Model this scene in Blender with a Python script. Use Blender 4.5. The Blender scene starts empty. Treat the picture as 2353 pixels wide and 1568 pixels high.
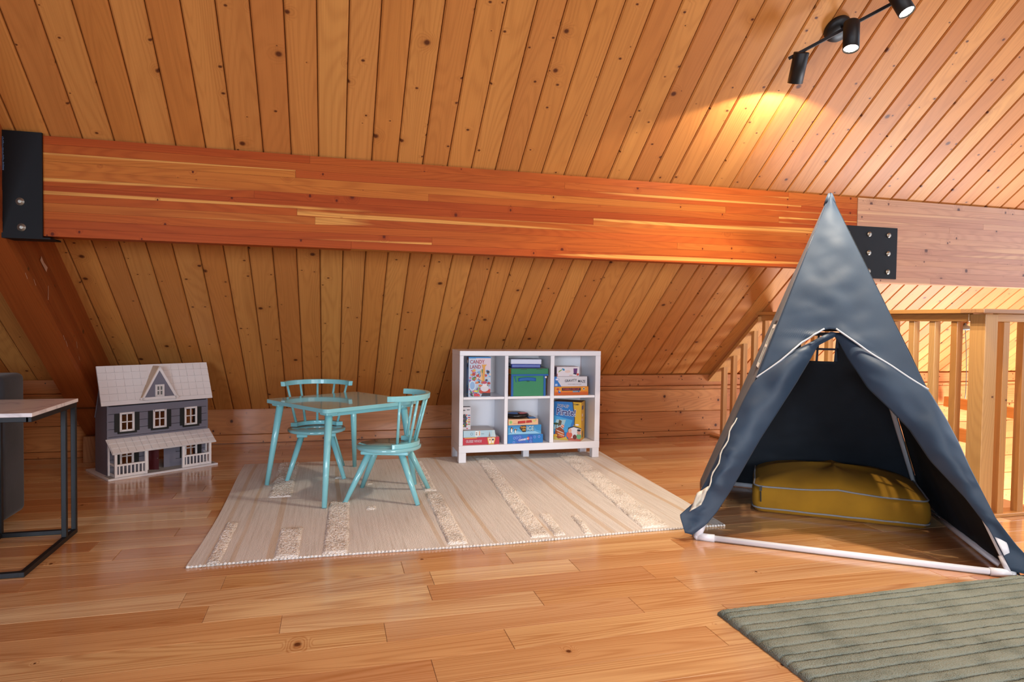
import bpy, bmesh, math, random
from math import sin, cos, pi, radians, sqrt, exp
from mathutils import Vector, Matrix, noise
random.seed(7)
S = bpy.context.scene
COL = S.collection

# ------------------------------------------------------------------ camera
cam_d = bpy.data.cameras.new('camera'); cam = bpy.data.objects.new('camera', cam_d); COL.objects.link(cam)
cam_d.sensor_width = 36.0; cam_d.sensor_fit = 'HORIZONTAL'
cam_d.lens = 1519.68 * 36.0 / 2353.0
cam_d.clip_start = 0.05; cam_d.clip_end = 100
yaw, pit, rol = radians(15.3436), radians(-1.7631), radians(0.819)
fwd = Vector((sin(yaw)*cos(pit), cos(yaw)*cos(pit), sin(pit)))
rt = Vector((cos(yaw), -sin(yaw), 0)); up = rt.cross(fwd)
r2 = cos(rol)*rt + sin(rol)*up; u2 = -sin(rol)*rt + cos(rol)*up
cam.matrix_world = Matrix(((r2.x, u2.x, -fwd.x, 0), (r2.y, u2.y, -fwd.y, 0), (r2.z, u2.z, -fwd.z, 1.0), (0, 0, 0, 1)))
S.camera = cam

# ------------------------------------------------------------------ world, exposure, lights
S.view_settings.view_transform = 'Standard'; S.view_settings.look = 'None'
S.view_settings.gamma = 1.0; S.view_settings.use_curve_mapping = False
S.view_settings.exposure = 0.12
w = bpy.data.worlds.new('sky'); S.world = w; w.use_nodes = True
bg = w.node_tree.nodes['Background']; bg.inputs[0].default_value = (0.55, 0.70, 1.0, 1); bg.inputs[1].default_value = 1.0

def light(name, kind, loc, energy, color, target=None, **kw):
    d = bpy.data.lights.new(name, kind); d.energy = energy; d.color = color
    for k, v in kw.items(): setattr(d, k, v)
    o = bpy.data.objects.new(name, d); COL.objects.link(o); o.location = loc
    if target is not None:
        o.rotation_euler = (Vector(target) - Vector(loc)).to_track_quat('-Z', 'Y').to_euler()
    return o
WARM = (1.0, 0.86, 0.68); DAY = (0.74, 0.86, 1.0)
# daylight through the big gable window on the right
light('daylight_gable', 'AREA', (7.0, 1.6, 1.9), 90, DAY, (1.0, 3.0, 0.9), shape='RECTANGLE', size=3.0, size_y=2.4)
# daylight rising from the lower floor through the stairwell
light('daylight_stairwell', 'AREA', (6.6, 3.6, -1.6), 330, (0.80, 0.90, 1.0), (4.3, 4.6, 1.2), shape='RECTANGLE', size=1.6, size_y=1.4)
# added soft fill near the ridge behind the camera, no opening there
light('fill_rear', 'AREA', (2.6, -1.6, 3.7), 40, (1.0, 0.96, 0.92), (1.2, 2.6, 0.3), shape='RECTANGLE', size=2.5, size_y=1.2)
# low window behind the camera to the left, then an added fill
light('daylight_left', 'AREA', (-2.2, -2.6, 1.25), 50, (0.68, 0.82, 1.0), (0.4, 3.6, 0.2), shape='RECTANGLE', size=1.6, size_y=1.1, spread=radians(100))
light('fill_back', 'AREA', (1.6, -3.4, 1.3), 42, (0.92, 0.95, 1.0), (1.6, 3.0, 0.3), shape='RECTANGLE', size=1.8, size_y=1.1, spread=radians(90))  # added low fill for surfaces facing the camera, not a window
# ------------------------------------------------------------------ helpers
def lin(h):
    h = h.lstrip('#'); o = []
    for i in (0, 2, 4):
        c = int(h[i:i+2], 16)/255.0
        o.append(c/12.92 if c <= 0.04045 else ((c+0.055)/1.055)**2.4)
    return (*o, 1.0)

class MB:
    """collects shapes into one mesh; several materials by slot"""
    def __init__(s): s.v = []; s.f = []; s.m = []; s.mi = 0; s.sm = []; s.smooth = False
    def face(s, *idx): s.f.append(idx); s.m.append(s.mi); s.sm.append(s.smooth)
    def add(s, vs, fs):
        b = len(s.v); s.v += [tuple(q) for q in vs]
        for f in fs: s.face(*[b+i for i in f])
    def box(s, x0, x1, y0, y1, z0, z1, M=None, ch=0):
        if ch <= 0:
            vs = [(x, y, z) for z in (z0, z1) for y in (y0, y1) for x in (x0, x1)]
            fs = [(0, 2, 3, 1), (4, 5, 7, 6), (0, 1, 5, 4), (2, 6, 7, 3), (0, 4, 6, 2), (1, 3, 7, 5)]
        else:
            bm = bmesh.new(); bmesh.ops.create_cube(bm, size=1)
            for q in bm.verts: q.co = Vector(((x0+x1)/2+q.co.x*(x1-x0), (y0+y1)/2+q.co.y*(y1-y0), (z0+z1)/2+q.co.z*(z1-z0)))
            bmesh.ops.bevel(bm, geom=list(bm.edges), offset=ch, segments=2 if ch > 0.004 else 1, affect='EDGES', profile=0.7)
            bm.verts.index_update(); vs = [q.co.copy() for q in bm.verts]; fs = [[q.index for q in f.verts] for f in bm.faces]; bm.free()
        if M is not None: vs = [M @ Vector(q) for q in vs]
        s.add(vs, fs)
    def bar(s, a, b, w, h, up=(0, 0, 1), ch=0):
        a, b = Vector(a), Vector(b); d = (b-a); L = d.length; d.normalize(); u = Vector(up)
        x = d.cross(u)
        if x.length < 1e-4: x = d.cross(Vector((1, 0, 0)))
        x.normalize(); z = x.cross(d)
        M = Matrix(((x.x, d.x, z.x, a.x), (x.y, d.y, z.y, a.y), (x.z, d.z, z.z, a.z), (0, 0, 0, 1)))
        s.box(-w/2, w/2, 0, L, -h/2, h/2, M, ch)
    def tube(s, pts, r, n=12, cap=True, smooth=True):
        pts = [Vector(p) for p in pts]
        if not hasattr(r, '__len__'): r = [r]*len(pts)
        b = len(s.v); prev = None; sm = s.smooth; s.smooth = smooth
        for i, p in enumerate(pts):
            t = (pts[min(i+1, len(pts)-1)] - pts[max(i-1, 0)]).normalized()
            if prev is None:
                x = t.cross(Vector((0, 0, 1)))
                if x.length < 1e-3: x = t.cross(Vector((1, 0, 0)))
                x.normalize()
            else:
                x = (prev - t*prev.dot(t)).normalized()
            prev = x; y = t.cross(x)
            for k in range(n):
                a = 2*pi*(k+0.5)/n; s.v.append(tuple(p + (x*cos(a)+y*sin(a))*r[i]))
        for i in range(len(pts)-1):
            for k in range(n):
                s.face(b+i*n+k, b+i*n+(k+1) % n, b+(i+1)*n+(k+1) % n, b+(i+1)*n+k)
        s.smooth = False
        if cap:
            s.face(*[b+k for k in range(n)][::-1]); s.face(*[b+(len(pts)-1)*n+k for k in range(n)])
        s.smooth = sm
    def lathe(s, prof, n=32, M=None, smooth=True):
        """prof: list of (r, z)"""
        vs = []; fs = []
        for r, z in prof:
            for k in range(n): a = 2*pi*k/n; vs.append(Vector((r*cos(a), r*sin(a), z)))
        for i in range(len(prof)-1):
            for k in range(n): fs.append((i*n+k, i*n+(k+1) % n, (i+1)*n+(k+1) % n, (i+1)*n+k))
        if M is not None: vs = [M @ q for q in vs]
        sm = s.smooth; s.smooth = smooth; b = len(s.v); s.add(vs, fs); s.smooth = False
        if prof[0][0] > 1e-6: s.face(*[b+k for k in range(n)][::-1])
        if prof[-1][0] > 1e-6: s.face(*[b+(len(prof)-1)*n+k for k in range(n)])
        s.smooth = sm
    def prism(s, poly, z0, z1, M=None):
        n = len(poly); vs = [Vector((x, y, z0)) for x, y in poly]+[Vector((x, y, z1)) for x, y in poly]
        fs = [tuple(range(n))[::-1], tuple(range(n, 2*n))]+[(i, (i+1) % n, n+(i+1) % n, n+i) for i in range(n)]
        if M is not None: vs = [M @ q for q in vs]
        s.add(vs, fs)
    def grid(s, fn, nu, nv, smooth=True):
        b = len(s.v); sm = s.smooth; s.smooth = smooth
        for j in range(nv+1):
            for i in range(nu+1): s.v.append(tuple(fn(i/nu, j/nv)))
        for j in range(nv):
            for i in range(nu):
                a = b+j*(nu+1)+i; s.face(a, a+1, a+nu+2, a+nu+1)
        s.smooth = sm
    def build(s, name, mats, parent=None, loc=None, rot=None):
        me = bpy.data.meshes.new(name); me.from_pydata(s.v, [], s.f); me.update()
        if not isinstance(mats, (list, tuple)): mats = [mats]
        for m in mats: me.materials.append(m)
        me.polygons.foreach_set('material_index', s.m); me.polygons.foreach_set('use_smooth', s.sm)
        o = bpy.data.objects.new(name, me); COL.objects.link(o)
        if parent: o.parent = parent
        if loc: o.location = loc
        if rot: o.rotation_euler = rot
        return o

def fixn(o):
    bm = bmesh.new(); bm.from_mesh(o.data); bmesh.ops.recalc_face_normals(bm, faces=bm.faces); bm.to_mesh(o.data); bm.free(); return o
def tag(o, label, cat, group=None):
    o['label'] = label; o['category'] = cat
    if group: o['group'] = group
    return o
def empty(name, loc=(0, 0, 0), rz=0, parent=None):
    o = bpy.data.objects.new(name, None); COL.objects.link(o); o.location = loc; o.rotation_euler = (0, 0, rz); o.empty_display_size = 0.1
    if parent: o.parent = parent
    return o
def struct(o): o['kind'] = 'structure'; return o
def link_copy(src, parent, loc=None, rot=None, name=None):
    c = src.copy(); COL.objects.link(c); c.parent = parent
    if loc is not None: c.location = loc
    if rot is not None: c.rotation_euler = rot
    return c

# ------------------------------------------------------------------ materials
def newmat(name):
    m = bpy.data.materials.new(name); m.use_nodes = True; nt = m.node_tree
    return m, nt, nt.nodes['Principled BSDF'], nt.nodes.new, nt.links.new
def plain(name, col, rough=0.5, metal=0.0, spec=0.5, bump=0, bscale=60, coat=0, emit=None, es=0, var=0.0):
    m, nt, p, N, L = newmat(name)
    c = lin(col) if isinstance(col, str) else col
    p.inputs['Base Color'].default_value = c; p.inputs['Roughness'].default_value = rough
    p.inputs['Metallic'].default_value = metal; p.inputs['Specular IOR Level'].default_value = spec
    p.inputs['Coat Weight'].default_value = coat
    if emit is not None:
        p.inputs['Emission Color'].default_value = emit; p.inputs['Emission Strength'].default_value = es
    tc = N('ShaderNodeTexCoord'); n = N('ShaderNodeTexNoise'); n.inputs['Scale'].default_value = bscale; n.inputs['Detail'].default_value = 4
    L(tc.outputs['Object'], n.inputs['Vector'])
    if var > 0:
        mx = N('ShaderNodeMix'); mx.data_type = 'RGBA'; mx.blend_type = 'MULTIPLY'; mx.inputs['Factor'].default_value = 1
        r = N('ShaderNodeMapRange'); r.inputs['To Min'].default_value = 1-var; r.inputs['To Max'].default_value = 1+var
        L(n.outputs['Fac'], r.inputs['Value']); mx.inputs['A'].default_value = c; L(r.outputs['Result'], mx.inputs['B']); L(mx.outputs['Result'], p.inputs['Base Color'])
    if bump > 0:
        b = N('ShaderNodeBump'); b.inputs['Strength'].default_value = bump; b.inputs['Distance'].default_value = 0.002
        L(n.outputs['Fac'], b.inputs['Height']); L(b.outputs['Normal'], p.inputs['Normal'])
    return m

def wood(name, tones, dark, along='Y', rough=0.42, knot=1.0, knotcol='#3a1406', cross=1.0, coat=0.15, contrast=1.0, lines=26, sap=None, face='Z', spec=0.5, wave=(0.55, 5.0)):
    """tones: list of hex for object-to-object variation; dark: late-wood colour"""
    m, nt, p, N, L = newmat(name)
    tc = N('ShaderNodeTexCoord'); oi = N('ShaderNodeObjectInfo')
    def math_(op, a, b=None, c=None):
        n = N('ShaderNodeMath'); n.operation = op
        for i, q in enumerate((a, b, c)):
            if q is None: continue
            if isinstance(q, (int, float)): n.inputs[i].default_value = q
            else: L(q, n.inputs[i])
        return n.outputs[0]
    sep = N('ShaderNodeSeparateXYZ'); L(tc.outputs['Object'], sep.inputs[0])
    ax = {'X': ('X', 'Y', 'Z'), 'Y': ('Y', 'X', 'Z'), 'Z': ('Z', 'X', 'Y')}[along]
    a, b, c = [sep.outputs[k] for k in ax]
    ra = math_('MULTIPLY', oi.outputs['Random'], 47.0); rb = math_('MULTIPLY', oi.outputs['Random'], 113.0)
    def vec(sa, sb, sc):
        cb = N('ShaderNodeCombineXYZ')
        L(math_('MULTIPLY_ADD', a, sa, ra), cb.inputs[0]); L(math_('MULTIPLY_ADD', b, sb*cross, rb), cb.inputs[1]); L(math_('MULTIPLY_ADD', c, sc*cross, rb), cb.inputs[2])
        return cb.outputs[0]
    def noise_(v, sc, det=2, rgh=0.5):
        n = N('ShaderNodeTexNoise'); n.inputs['Scale'].default_value = sc; n.inputs['Detail'].default_value = det; n.inputs['Roughness'].default_value = rgh
        L(v, n.inputs['Vector']); return n.outputs['Fac']
    # knots
    def knots_(sa, sb, lo_, var_, prob):
        vo = N('ShaderNodeTexVoronoi'); vo.voronoi_dimensions = '2D'; vo.inputs['Scale'].default_value = 1.0
        oth = b if ax[1] != face else c; cb = N('ShaderNodeCombineXYZ'); L(math_('MULTIPLY_ADD', a, sa, ra), cb.inputs[0]); L(math_('MULTIPLY_ADD', oth, sb, rb), cb.inputs[1]); L(cb.outputs[0], vo.inputs['Vector'])
        vc = N('ShaderNodeSeparateColor'); L(vo.outputs['Color'], vc.inputs[0])
        on = math_('GREATER_THAN', vc.outputs[0], 1-prob)
        size = math_('MULTIPLY_ADD', vc.outputs[1], var_, lo_)
        kd = math_('DIVIDE', vo.outputs['Distance'], size)
        kk = N('ShaderNodeMapRange'); kk.inputs['From Min'].default_value = 0.6; kk.inputs['From Max'].default_value = 1.3; kk.inputs['To Min'].default_value = 1; kk.inputs['To Max'].default_value = 0
        L(kd, kk.inputs['Value'])
        halo = N('ShaderNodeMapRange'); halo.inputs['From Min'].default_value = 0.8; halo.inputs['From Max'].default_value = 4.5; halo.inputs['To Min'].default_value = 1; halo.inputs['To Max'].default_value = 0
        halo.interpolation_type = 'SMOOTHSTEP'; L(kd, halo.inputs['Value'])
        return math_('MULTIPLY', kk.outputs['Result'], on), math_('MULTIPLY', halo.outputs['Result'], on)
    k1_, h1_ = knots_(5.5, 5.0, 0.022, 0.055, 0.42*knot)
    k2_, h2_ = knots_(15.0, 11.0, 0.03, 0.07, 0.20*knot)
    knotm = math_('MAXIMUM', k1_, k2_); halom = math_('MAXIMUM', h1_, math_('MULTIPLY', h2_, 0.35))
    # growth lines: contours of a long stretched noise, bent round the knots
    base = noise_(vec(wave[0], wave[1], wave[1]), 1.0, 1)
    f = math_('MULTIPLY_ADD', halom, 0.11, base)
    ring = math_('SINE', math_('MULTIPLY', f, lines*6.283))
    ring = math_('POWER', math_('MULTIPLY_ADD', ring, 0.5, 0.5), 2.0)
    fine = noise_(vec(1.6, 190.0, 190.0), 1.0, 3, 0.6)
    broad = noise_(vec(0.4, 9.0, 9.0), 1.0, 3)
    t = math_('MULTIPLY', ring, 0.28*contrast)
    t = math_('ADD', t, math_('MULTIPLY', math_('SUBTRACT', fine, 0.45), 0.8*contrast))
    t = math_('ADD', t, math_('MULTIPLY', math_('SUBTRACT', broad, 0.42), 1.0*contrast))
    t = math_('ADD', t, math_('MULTIPLY', halom, 0.25))
    ramp = N('ShaderNodeValToRGB'); els = ramp.color_ramp.elements; ramp.color_ramp.interpolation = 'LINEAR'
    while len(els) < len(tones): els.new(0.5)
    for i, h in enumerate(tones): els[i].position = i/(len(tones)-1) if len(tones) > 1 else 0; els[i].color = lin(h)
    L(oi.outputs['Random'], ramp.inputs['Fac'])
    def mix(fac, A, B):
        x = N('ShaderNodeMix'); x.data_type = 'RGBA'; x.clamp_factor = True
        if isinstance(fac, (int, float)): x.inputs['Factor'].default_value = fac
        else: L(fac, x.inputs['Factor'])
        for q, s_ in ((A, 'A'), (B, 'B')):
            if isinstance(q, tuple): x.inputs[s_].default_value = q
            else: L(q, x.inputs[s_])
        return x.outputs['Result']
    colr = ramp.outputs['Color']
    if sap:
        sb = noise_(vec(0.25, 10.0, 10.0), 1.0, 1); r = N('ShaderNodeMapRange'); r.inputs['From Min'].default_value = 0.60; r.inputs['From Max'].default_value = 0.63
        L(sb, r.inputs['Value']); colr = mix(r.outputs['Result'], colr, lin(sap))
    colr = mix(t, colr, lin(dark)); colr = mix(knotm, colr, lin(knotcol))
    L(colr, p.inputs['Base Color'])
    rr = N('ShaderNodeMapRange'); rr.inputs['To Min'].default_value = rough-0.06; rr.inputs['To Max'].default_value = rough+0.08; L(fine, rr.inputs['Value']); L(rr.outputs['Result'], p.inputs['Roughness'])
    p.inputs['Coat Weight'].default_value = coat; p.inputs['Coat Roughness'].default_value = 0.12; p.inputs['Specular IOR Level'].default_value = spec
    bu = N('ShaderNodeBump'); bu.inputs['Strength'].default_value = 0.12; bu.inputs['Distance'].default_value = 0.001; L(t, bu.inputs['Height']); L(bu.outputs['Normal'], p.inputs['Normal'])
    return m

M_ceil = wood('pine_ceiling_boards', ['#c88340', '#d18f49', '#ba7339', '#d59850', '#c37b3b', '#cd8c49', '#b97031'], '#a0602c', 'Y', 0.52, 0.6, '#5a2c12', contrast=0.8, coat=0.0, spec=0.3)
M_wallwood = wood('pine_wall_planks', ['#cb874d', '#c07841', '#d39256', '#c58049'], '#935329', 'X', 0.42, 0.9, '#4a200c', contrast=0.9, face='Y')
M_floor = wood('pine_floor', ['#d9a86e', '#e8c290', '#b9784a', '#e2b67e', '#c98a58', '#eccb9c', '#cf9a66', '#e4bb86'], '#aa6a38', 'X', 0.2, 0.13, '#5a2a12', coat=0.5, contrast=1.35, cross=0.8, lines=40, wave=(0.22, 7.0))
M_beam = wood('fir_glulam', ['#af551e', '#a64919', '#b66023', '#ab4f1e', '#c17630', '#a94d1b'], '#7b2d0c', 'X', 0.46, 0.5, '#5a1f0c', contrast=0.8, coat=0.0, spec=0.1, cross=1.3, sap='#e2a252', face='Y')
M_beamb = wood('fir_glulam_weathered', ['#c09070', '#b8866a', '#ca9c7a', '#bf8e6c'], '#91624a', 'X', 0.45, 0.5, '#5a3526', contrast=0.8, coat=0.0, spec=0.3, cross=1.3, sap='#d9ae84', face='Y')
M_rafter = wood('fir_rafter', ['#93461c', '#883c17', '#9c4f21', '#8d421a'], '#622409', 'Y', 0.38, 0.5, '#44200c', contrast=0.7, coat=0.12, face='X')
M_rail = wood('fir_railing', ['#d09a58', '#c48a48', '#d8a868', '#c89258'], '#9c6636', 'Z', 0.4, 0.1, '#6a3a18', contrast=0.6)
M_railx = wood('fir_handrail', ['#d09a58', '#c89050'], '#9c6636', 'X', 0.4, 0.1, '#6a3a18', contrast=0.6)
M_raily = wood('fir_handrail_long', ['#d09a58', '#c89050'], '#9c6636', 'Y', 0.4, 0.1, '#6a3a18', contrast=0.6)
M_backing = plain('groove_dark', '#8a5424', 0.8)
M_steel = plain('black_steel', '#0b0c10', 0.6, 0.0, spec=0.25, bump=0.05)
M_bolt = plain('zinc_bolt', '#9c978c', 0.4, 0.8, bump=0.3, bscale=200)
M_black = plain('matte_black_paint', '#0d0e11', 0.5, 0.1)
M_blue = plain('turquoise_paint', '#86c9cf', 0.22, coat=0.35, bump=0.02, bscale=15)
M_bluetop = plain('turquoise_gloss_top', '#86c3c9', 0.13, coat=0.6)
M_white = plain('white_laminate', '#e9e8ec', 0.3, bump=0.03, bscale=40)
M_pvc = plain('white_pvc', '#e4e5ea', 0.35)
M_chrome = plain('chrome', '#c9c9c9', 0.2, 1.0)

def stripes_rug():
    m, nt, p, N, L = newmat('cream_cotton_weave')
    tc = N('ShaderNodeTexCoord'); sp = N('ShaderNodeSeparateXYZ'); L(tc.outputs['Object'], sp.inputs[0])
    mp = N('ShaderNodeMapping'); mp.inputs['Scale'].default_value = (110, 2.6, 1); L(tc.outputs['Object'], mp.inputs[0])
    n = N('ShaderNodeTexNoise'); n.inputs['Scale'].default_value = 1; n.inputs['Detail'].default_value = 6; n.inputs['Roughness'].default_value = 0.65; L(mp.outputs[0], n.inputs[0])
    r = N('ShaderNodeValToRGB'); e = r.color_ramp.elements
    e[0].position = 0.30; e[0].color = lin('#cbc2b8'); e[1].position = 0.60; e[1].color = lin('#e4dfd9')
    x = e.new(0.43); x.color = lin('#d9d3cc'); L(n.outputs['Fac'], r.inputs[0])
    # a few dyed yarn stripes
    wv = N('ShaderNodeTexNoise'); wv.noise_dimensions = '1D'; wv.inputs['Scale'].default_value = 21; wv.inputs['Detail'].default_value = 0
    n2 = N('ShaderNodeTexNoise'); n2.inputs['Scale'].default_value = 1.2; L(tc.outputs['Object'], n2.inputs[0])
    ad = N('ShaderNodeMath'); ad.operation = 'MULTIPLY_ADD'; L(n2.outputs['Fac'], ad.inputs[0]); ad.inputs[1].default_value = 0.035; L(sp.outputs['X'], ad.inputs[2]); L(ad.outputs[0], wv.inputs['W'])
    g = N('ShaderNodeMapRange'); g.inputs['From Min'].default_value = 0.66; g.inputs['From Max'].default_value = 0.72; L(wv.outputs['Fac'], g.inputs['Value'])
    br = N('ShaderNodeMath'); br.operation = 'MULTIPLY'; L(g.outputs[0], br.inputs[0]); L(n2.outputs['Fac'], br.inputs[1])
    mx = N('ShaderNodeMix'); mx.data_type = 'RGBA'; L(br.outputs[0], mx.inputs['Factor']); L(r.outputs[0], mx.inputs['A']); mx.inputs['B'].default_value = lin('#cdb08c')
    L(mx.outputs['Result'], p.inputs['Base Color']); p.inputs['Roughness'].default_value = 0.95; p.inputs['Specular IOR Level'].default_value = 0.1
    mp2 = N('ShaderNodeMapping'); mp2.inputs['Scale'].default_value = (260, 60, 1); L(tc.outputs['Object'], mp2.inputs[0])
    n3 = N('ShaderNodeTexNoise'); n3.inputs['Scale'].default_value = 1; n3.inputs['Detail'].default_value = 3; L(mp2.outputs[0], n3.inputs[0])
    b = N('ShaderNodeBump'); b.inputs['Strength'].default_value = 0.9; b.inputs['Distance'].default_value = 0.004; L(n3.outputs['Fac'], b.inputs['Height']); L(b.outputs[0], p.inputs['Normal'])
    return m
M_rug = stripes_rug()
def yarn(name, c1, c2, sc=130, disp=0.005):
    m, nt, p, N, L = newmat(name)
    tc = N('ShaderNodeTexCoord'); v = N('ShaderNodeTexVoronoi'); v.inputs['Scale'].default_value = sc; L(tc.outputs['Object'], v.inputs[0])
    n = N('ShaderNodeTexNoise'); n.inputs['Scale'].default_value = 9; n.inputs['Detail'].default_value = 4; L(tc.outputs['Object'], n.inputs[0])
    r = N('ShaderNodeValToRGB'); e = r.color_ramp.elements; e[0].color = lin(c1); e[1].color = lin(c2); e[0].position = 0.35; e[1].position = 0.65
    mm = N('ShaderNodeMath'); mm.operation = 'MULTIPLY_ADD'; L(v.outputs['Distance'], mm.inputs[0]); mm.inputs[1].default_value = -0.35; L(n.outputs['Fac'], mm.inputs[2])
    ad = N('ShaderNodeMath'); ad.operation = 'ADD'; L(mm.outputs[0], ad.inputs[0]); ad.inputs[1].default_value = 0.30; L(ad.outputs[0], r.inputs[0])
    L(r.outputs[0], p.inputs['Base Color']); p.inputs['Roughness'].default_value = 0.95; p.inputs['Specular IOR Level'].default_value = 0.1
    b = N('ShaderNodeBump'); b.invert = True; b.inputs['Strength'].default_value = 0.9; b.inputs['Distance'].default_value = disp; L(v.outputs['Distance'], b.inputs['Height']); L(b.outputs[0], p.inputs['Normal'])
    return m
M_pile = yarn('looped_cream_yarn', '#c6beb4', '#efeae2')
M_grey = yarn('grey_green_pile', '#6b7268', '#868c80', 260, 0.0025)
def cloth(name, c1, c2, sc=420, bump=0.35, rough=0.75, sheen=0.3):
    m, nt, p, N, L = newmat(name)
    tc = N('ShaderNodeTexCoord'); n = N('ShaderNodeTexNoise'); n.inputs['Scale'].default_value = 6; n.inputs['Detail'].default_value = 5; L(tc.outputs['Object'], n.inputs[0])
    r = N('ShaderNodeValToRGB'); e = r.color_ramp.elements; e[0].color = lin(c1); e[1].color = lin(c2); e[0].position = 0.3; e[1].position = 0.7; L(n.outputs['Fac'], r.inputs[0]); L(r.outputs[0], p.inputs['Base Color'])
    p.inputs['Roughness'].default_value = rough; p.inputs['Sheen Weight'].default_value = sheen
    w1 = N('ShaderNodeTexNoise'); w1.inputs['Scale'].default_value = sc; L(tc.outputs['Object'], w1.inputs[0])
    b = N('ShaderNodeBump'); b.inputs['Strength'].default_value = bump; b.inputs['Distance'].default_value = 0.001; L(w1.outputs['Fac'], b.inputs['Height']); L(b.outputs[0], p.inputs['Normal'])
    return m
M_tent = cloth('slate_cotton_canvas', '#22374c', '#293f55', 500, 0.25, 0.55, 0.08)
M_tentshade = cloth('slate_canvas_shaded', '#10171f', '#18212b', 500, 0.25, 0.8, 0.0)  # same canvas, with the shade inside the tent put into its colour
M_must = cloth('mustard_linen', '#93680a', '#a6770e', 350, 0.5, 0.9, 0.0)
M_pipe = plain('grey_piping', '#8b8b8f', 0.7)
M_pipew = plain('white_piping', '#c9ccd0', 0.6)
M_cream = cloth('cream_canvas', '#d9d4c4', '#cfc8b5', 400, 0.3, 0.8)
M_sofa = cloth('charcoal_velvet', '#1d1d21', '#2e2d32', 60, 0.3, 0.85, 0.15)
def marble():
    m, nt, p, N, L = newmat('white_marble')
    tc = N('ShaderNodeTexCoord'); n = N('ShaderNodeTexNoise'); n.inputs['Scale'].default_value = 4; n.inputs['Detail'].default_value = 8; n.inputs['Distortion'].default_value = 1.5; L(tc.outputs['Object'], n.inputs[0])
    r = N('ShaderNodeValToRGB'); e = r.color_ramp.elements; e[0].position = .46; e[0].color = lin('#e8e2e2'); e[1].position = .56; e[1].color = lin('#e8e2e2'); x = e.new(.5); x.color = lin('#d3cccd'); L(n.outputs['Fac'], r.inputs[0]); L(r.outputs[0], p.inputs['Base Color'])
    p.inputs['Roughness'].default_value = 0.15; return m
M_marble = marble()

# ------------------------------------------------------------------ room
TAN = math.tan(radians(38)); TH = radians(38)
def roofz(y): return 0.546 + (5.22-y)*TAN
BW = 0.134; X0J = 0.069
YT = -0.4; YB = 5.66                       # ridge and lower end of the boards
LB = (YB-YT)/cos(TH)
# ceiling slab behind the boards (front slope)
mb = MB()
def slope_pt(x, y, off): return (x, y-off*-sin(TH), roofz(y)+off*cos(TH)) if False else (x, y+off*sin(TH), roofz(y)+off*cos(TH))
def slab(mb, xa, xb, ya, yb, o0, o1):
    v = [slope_pt(x, y, o) for o in (o0, o1) for y in (ya, yb) for x in (xa, xb)]
    mb.add(v, [(0, 2, 3, 1), (4, 5, 7, 6), (0, 1, 5, 4), (2, 6, 7, 3), (0, 4, 6, 2), (1, 3, 7, 5)])
slab(mb, -3.6, 7.5, YT, YB+0.1, 0.019, 0.12)
ceil = struct(mb.build('ceiling', M_backing))
# one board: length along local Y (down the slope), face down
def board_mesh(w, L, t, g=0.0022, c=0.0065):
    mb = MB(); a = w/2-g
    prof = [(-a, t), (-a, c), (-a+c, 0), (a-c, 0), (a, c), (a, t)]
    n = len(prof)
    vs = [(x, y, z) for y in (0, L) for x, z in prof]
    fs = [tuple(range(n)), tuple(range(n, 2*n))[::-1]]+[(i, n+i, n+(i+1) % n, (i+1) % n) for i in range(n)]
    mb.add(vs, fs); return mb
k0 = int(math.floor((-3.5-X0J)/BW)); k1 = int(math.ceil((7.4-X0J)/BW))
bsrc = None
rb = (-TH, 0, 0)
for k in range(k0, k1):
    xc = X0J + (k+0.5)*BW
    if bsrc is None:
        bsrc = board_mesh(BW, LB, 0.019).build('board', M_ceil, ceil); o = bsrc
    else: o = link_copy(bsrc, ceil)
    o.location = (xc, YT, roofz(YT) + random.uniform(0, 0.0012)); o.rotation_euler = rb
fixn(bsrc)
# rear slope, closed gables
mb = MB()
yr = YT; zr = roofz(YT)
def rear_pt(x, d, off): return (x, yr-d*cos(TH)-off*sin(TH), zr-d*sin(TH)+off*cos(TH))
def rslab(mb, xa, xb, d0, d1, o0=0, o1=0.12):
    v = [rear_pt(x, d, o) for o in (o0, o1) for d in (d0, d1) for x in (xa, xb)]
    mb.add(v, [(0, 1, 3, 2), (4, 6, 7, 5), (0, 4, 5, 1), (2, 3, 7, 6), (0, 2, 6, 4), (1, 5, 7, 3)])
rslab(mb, -3.6, 7.5, 0, 5.6)
o = mb.build('ceiling', M_ceil); struct(fixn(o))
mb = MB(); mb.box(-3.6, 7.5, -4.95, -4.8, -2.6, 1.6); struct(mb.build('wall_rear', M_wallwood))
mb = MB(); mb.box(-3.6, -3.45, -4.9, 5.8, -0.2, 5.2); struct(mb.build('wall_left', M_wallwood))
# right gable with a large window
mb = MB()
for b in ((-4.9, 0.0, -2.6, 5.2), (3.2, 5.8, -2.6, 5.2), (0.0, 3.2, -2.6, 0.6), (0.0, 3.2, 3.2, 5.2)): mb.box(7.3, 7.45, *b)
struct(mb.build('wall_right', M_wallwood))
mb = MB()
for b in ((0, 0.07, .6, 3.2), (3.13, 3.2, .6, 3.2), (1.57, 1.63, .6, 3.2), (0, 3.2, .6, .67), (0, 3.2, 3.13, 3.2)): mb.box(7.28, 7.36, *b)
struct(mb.build('window_1', M_railx))

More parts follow.
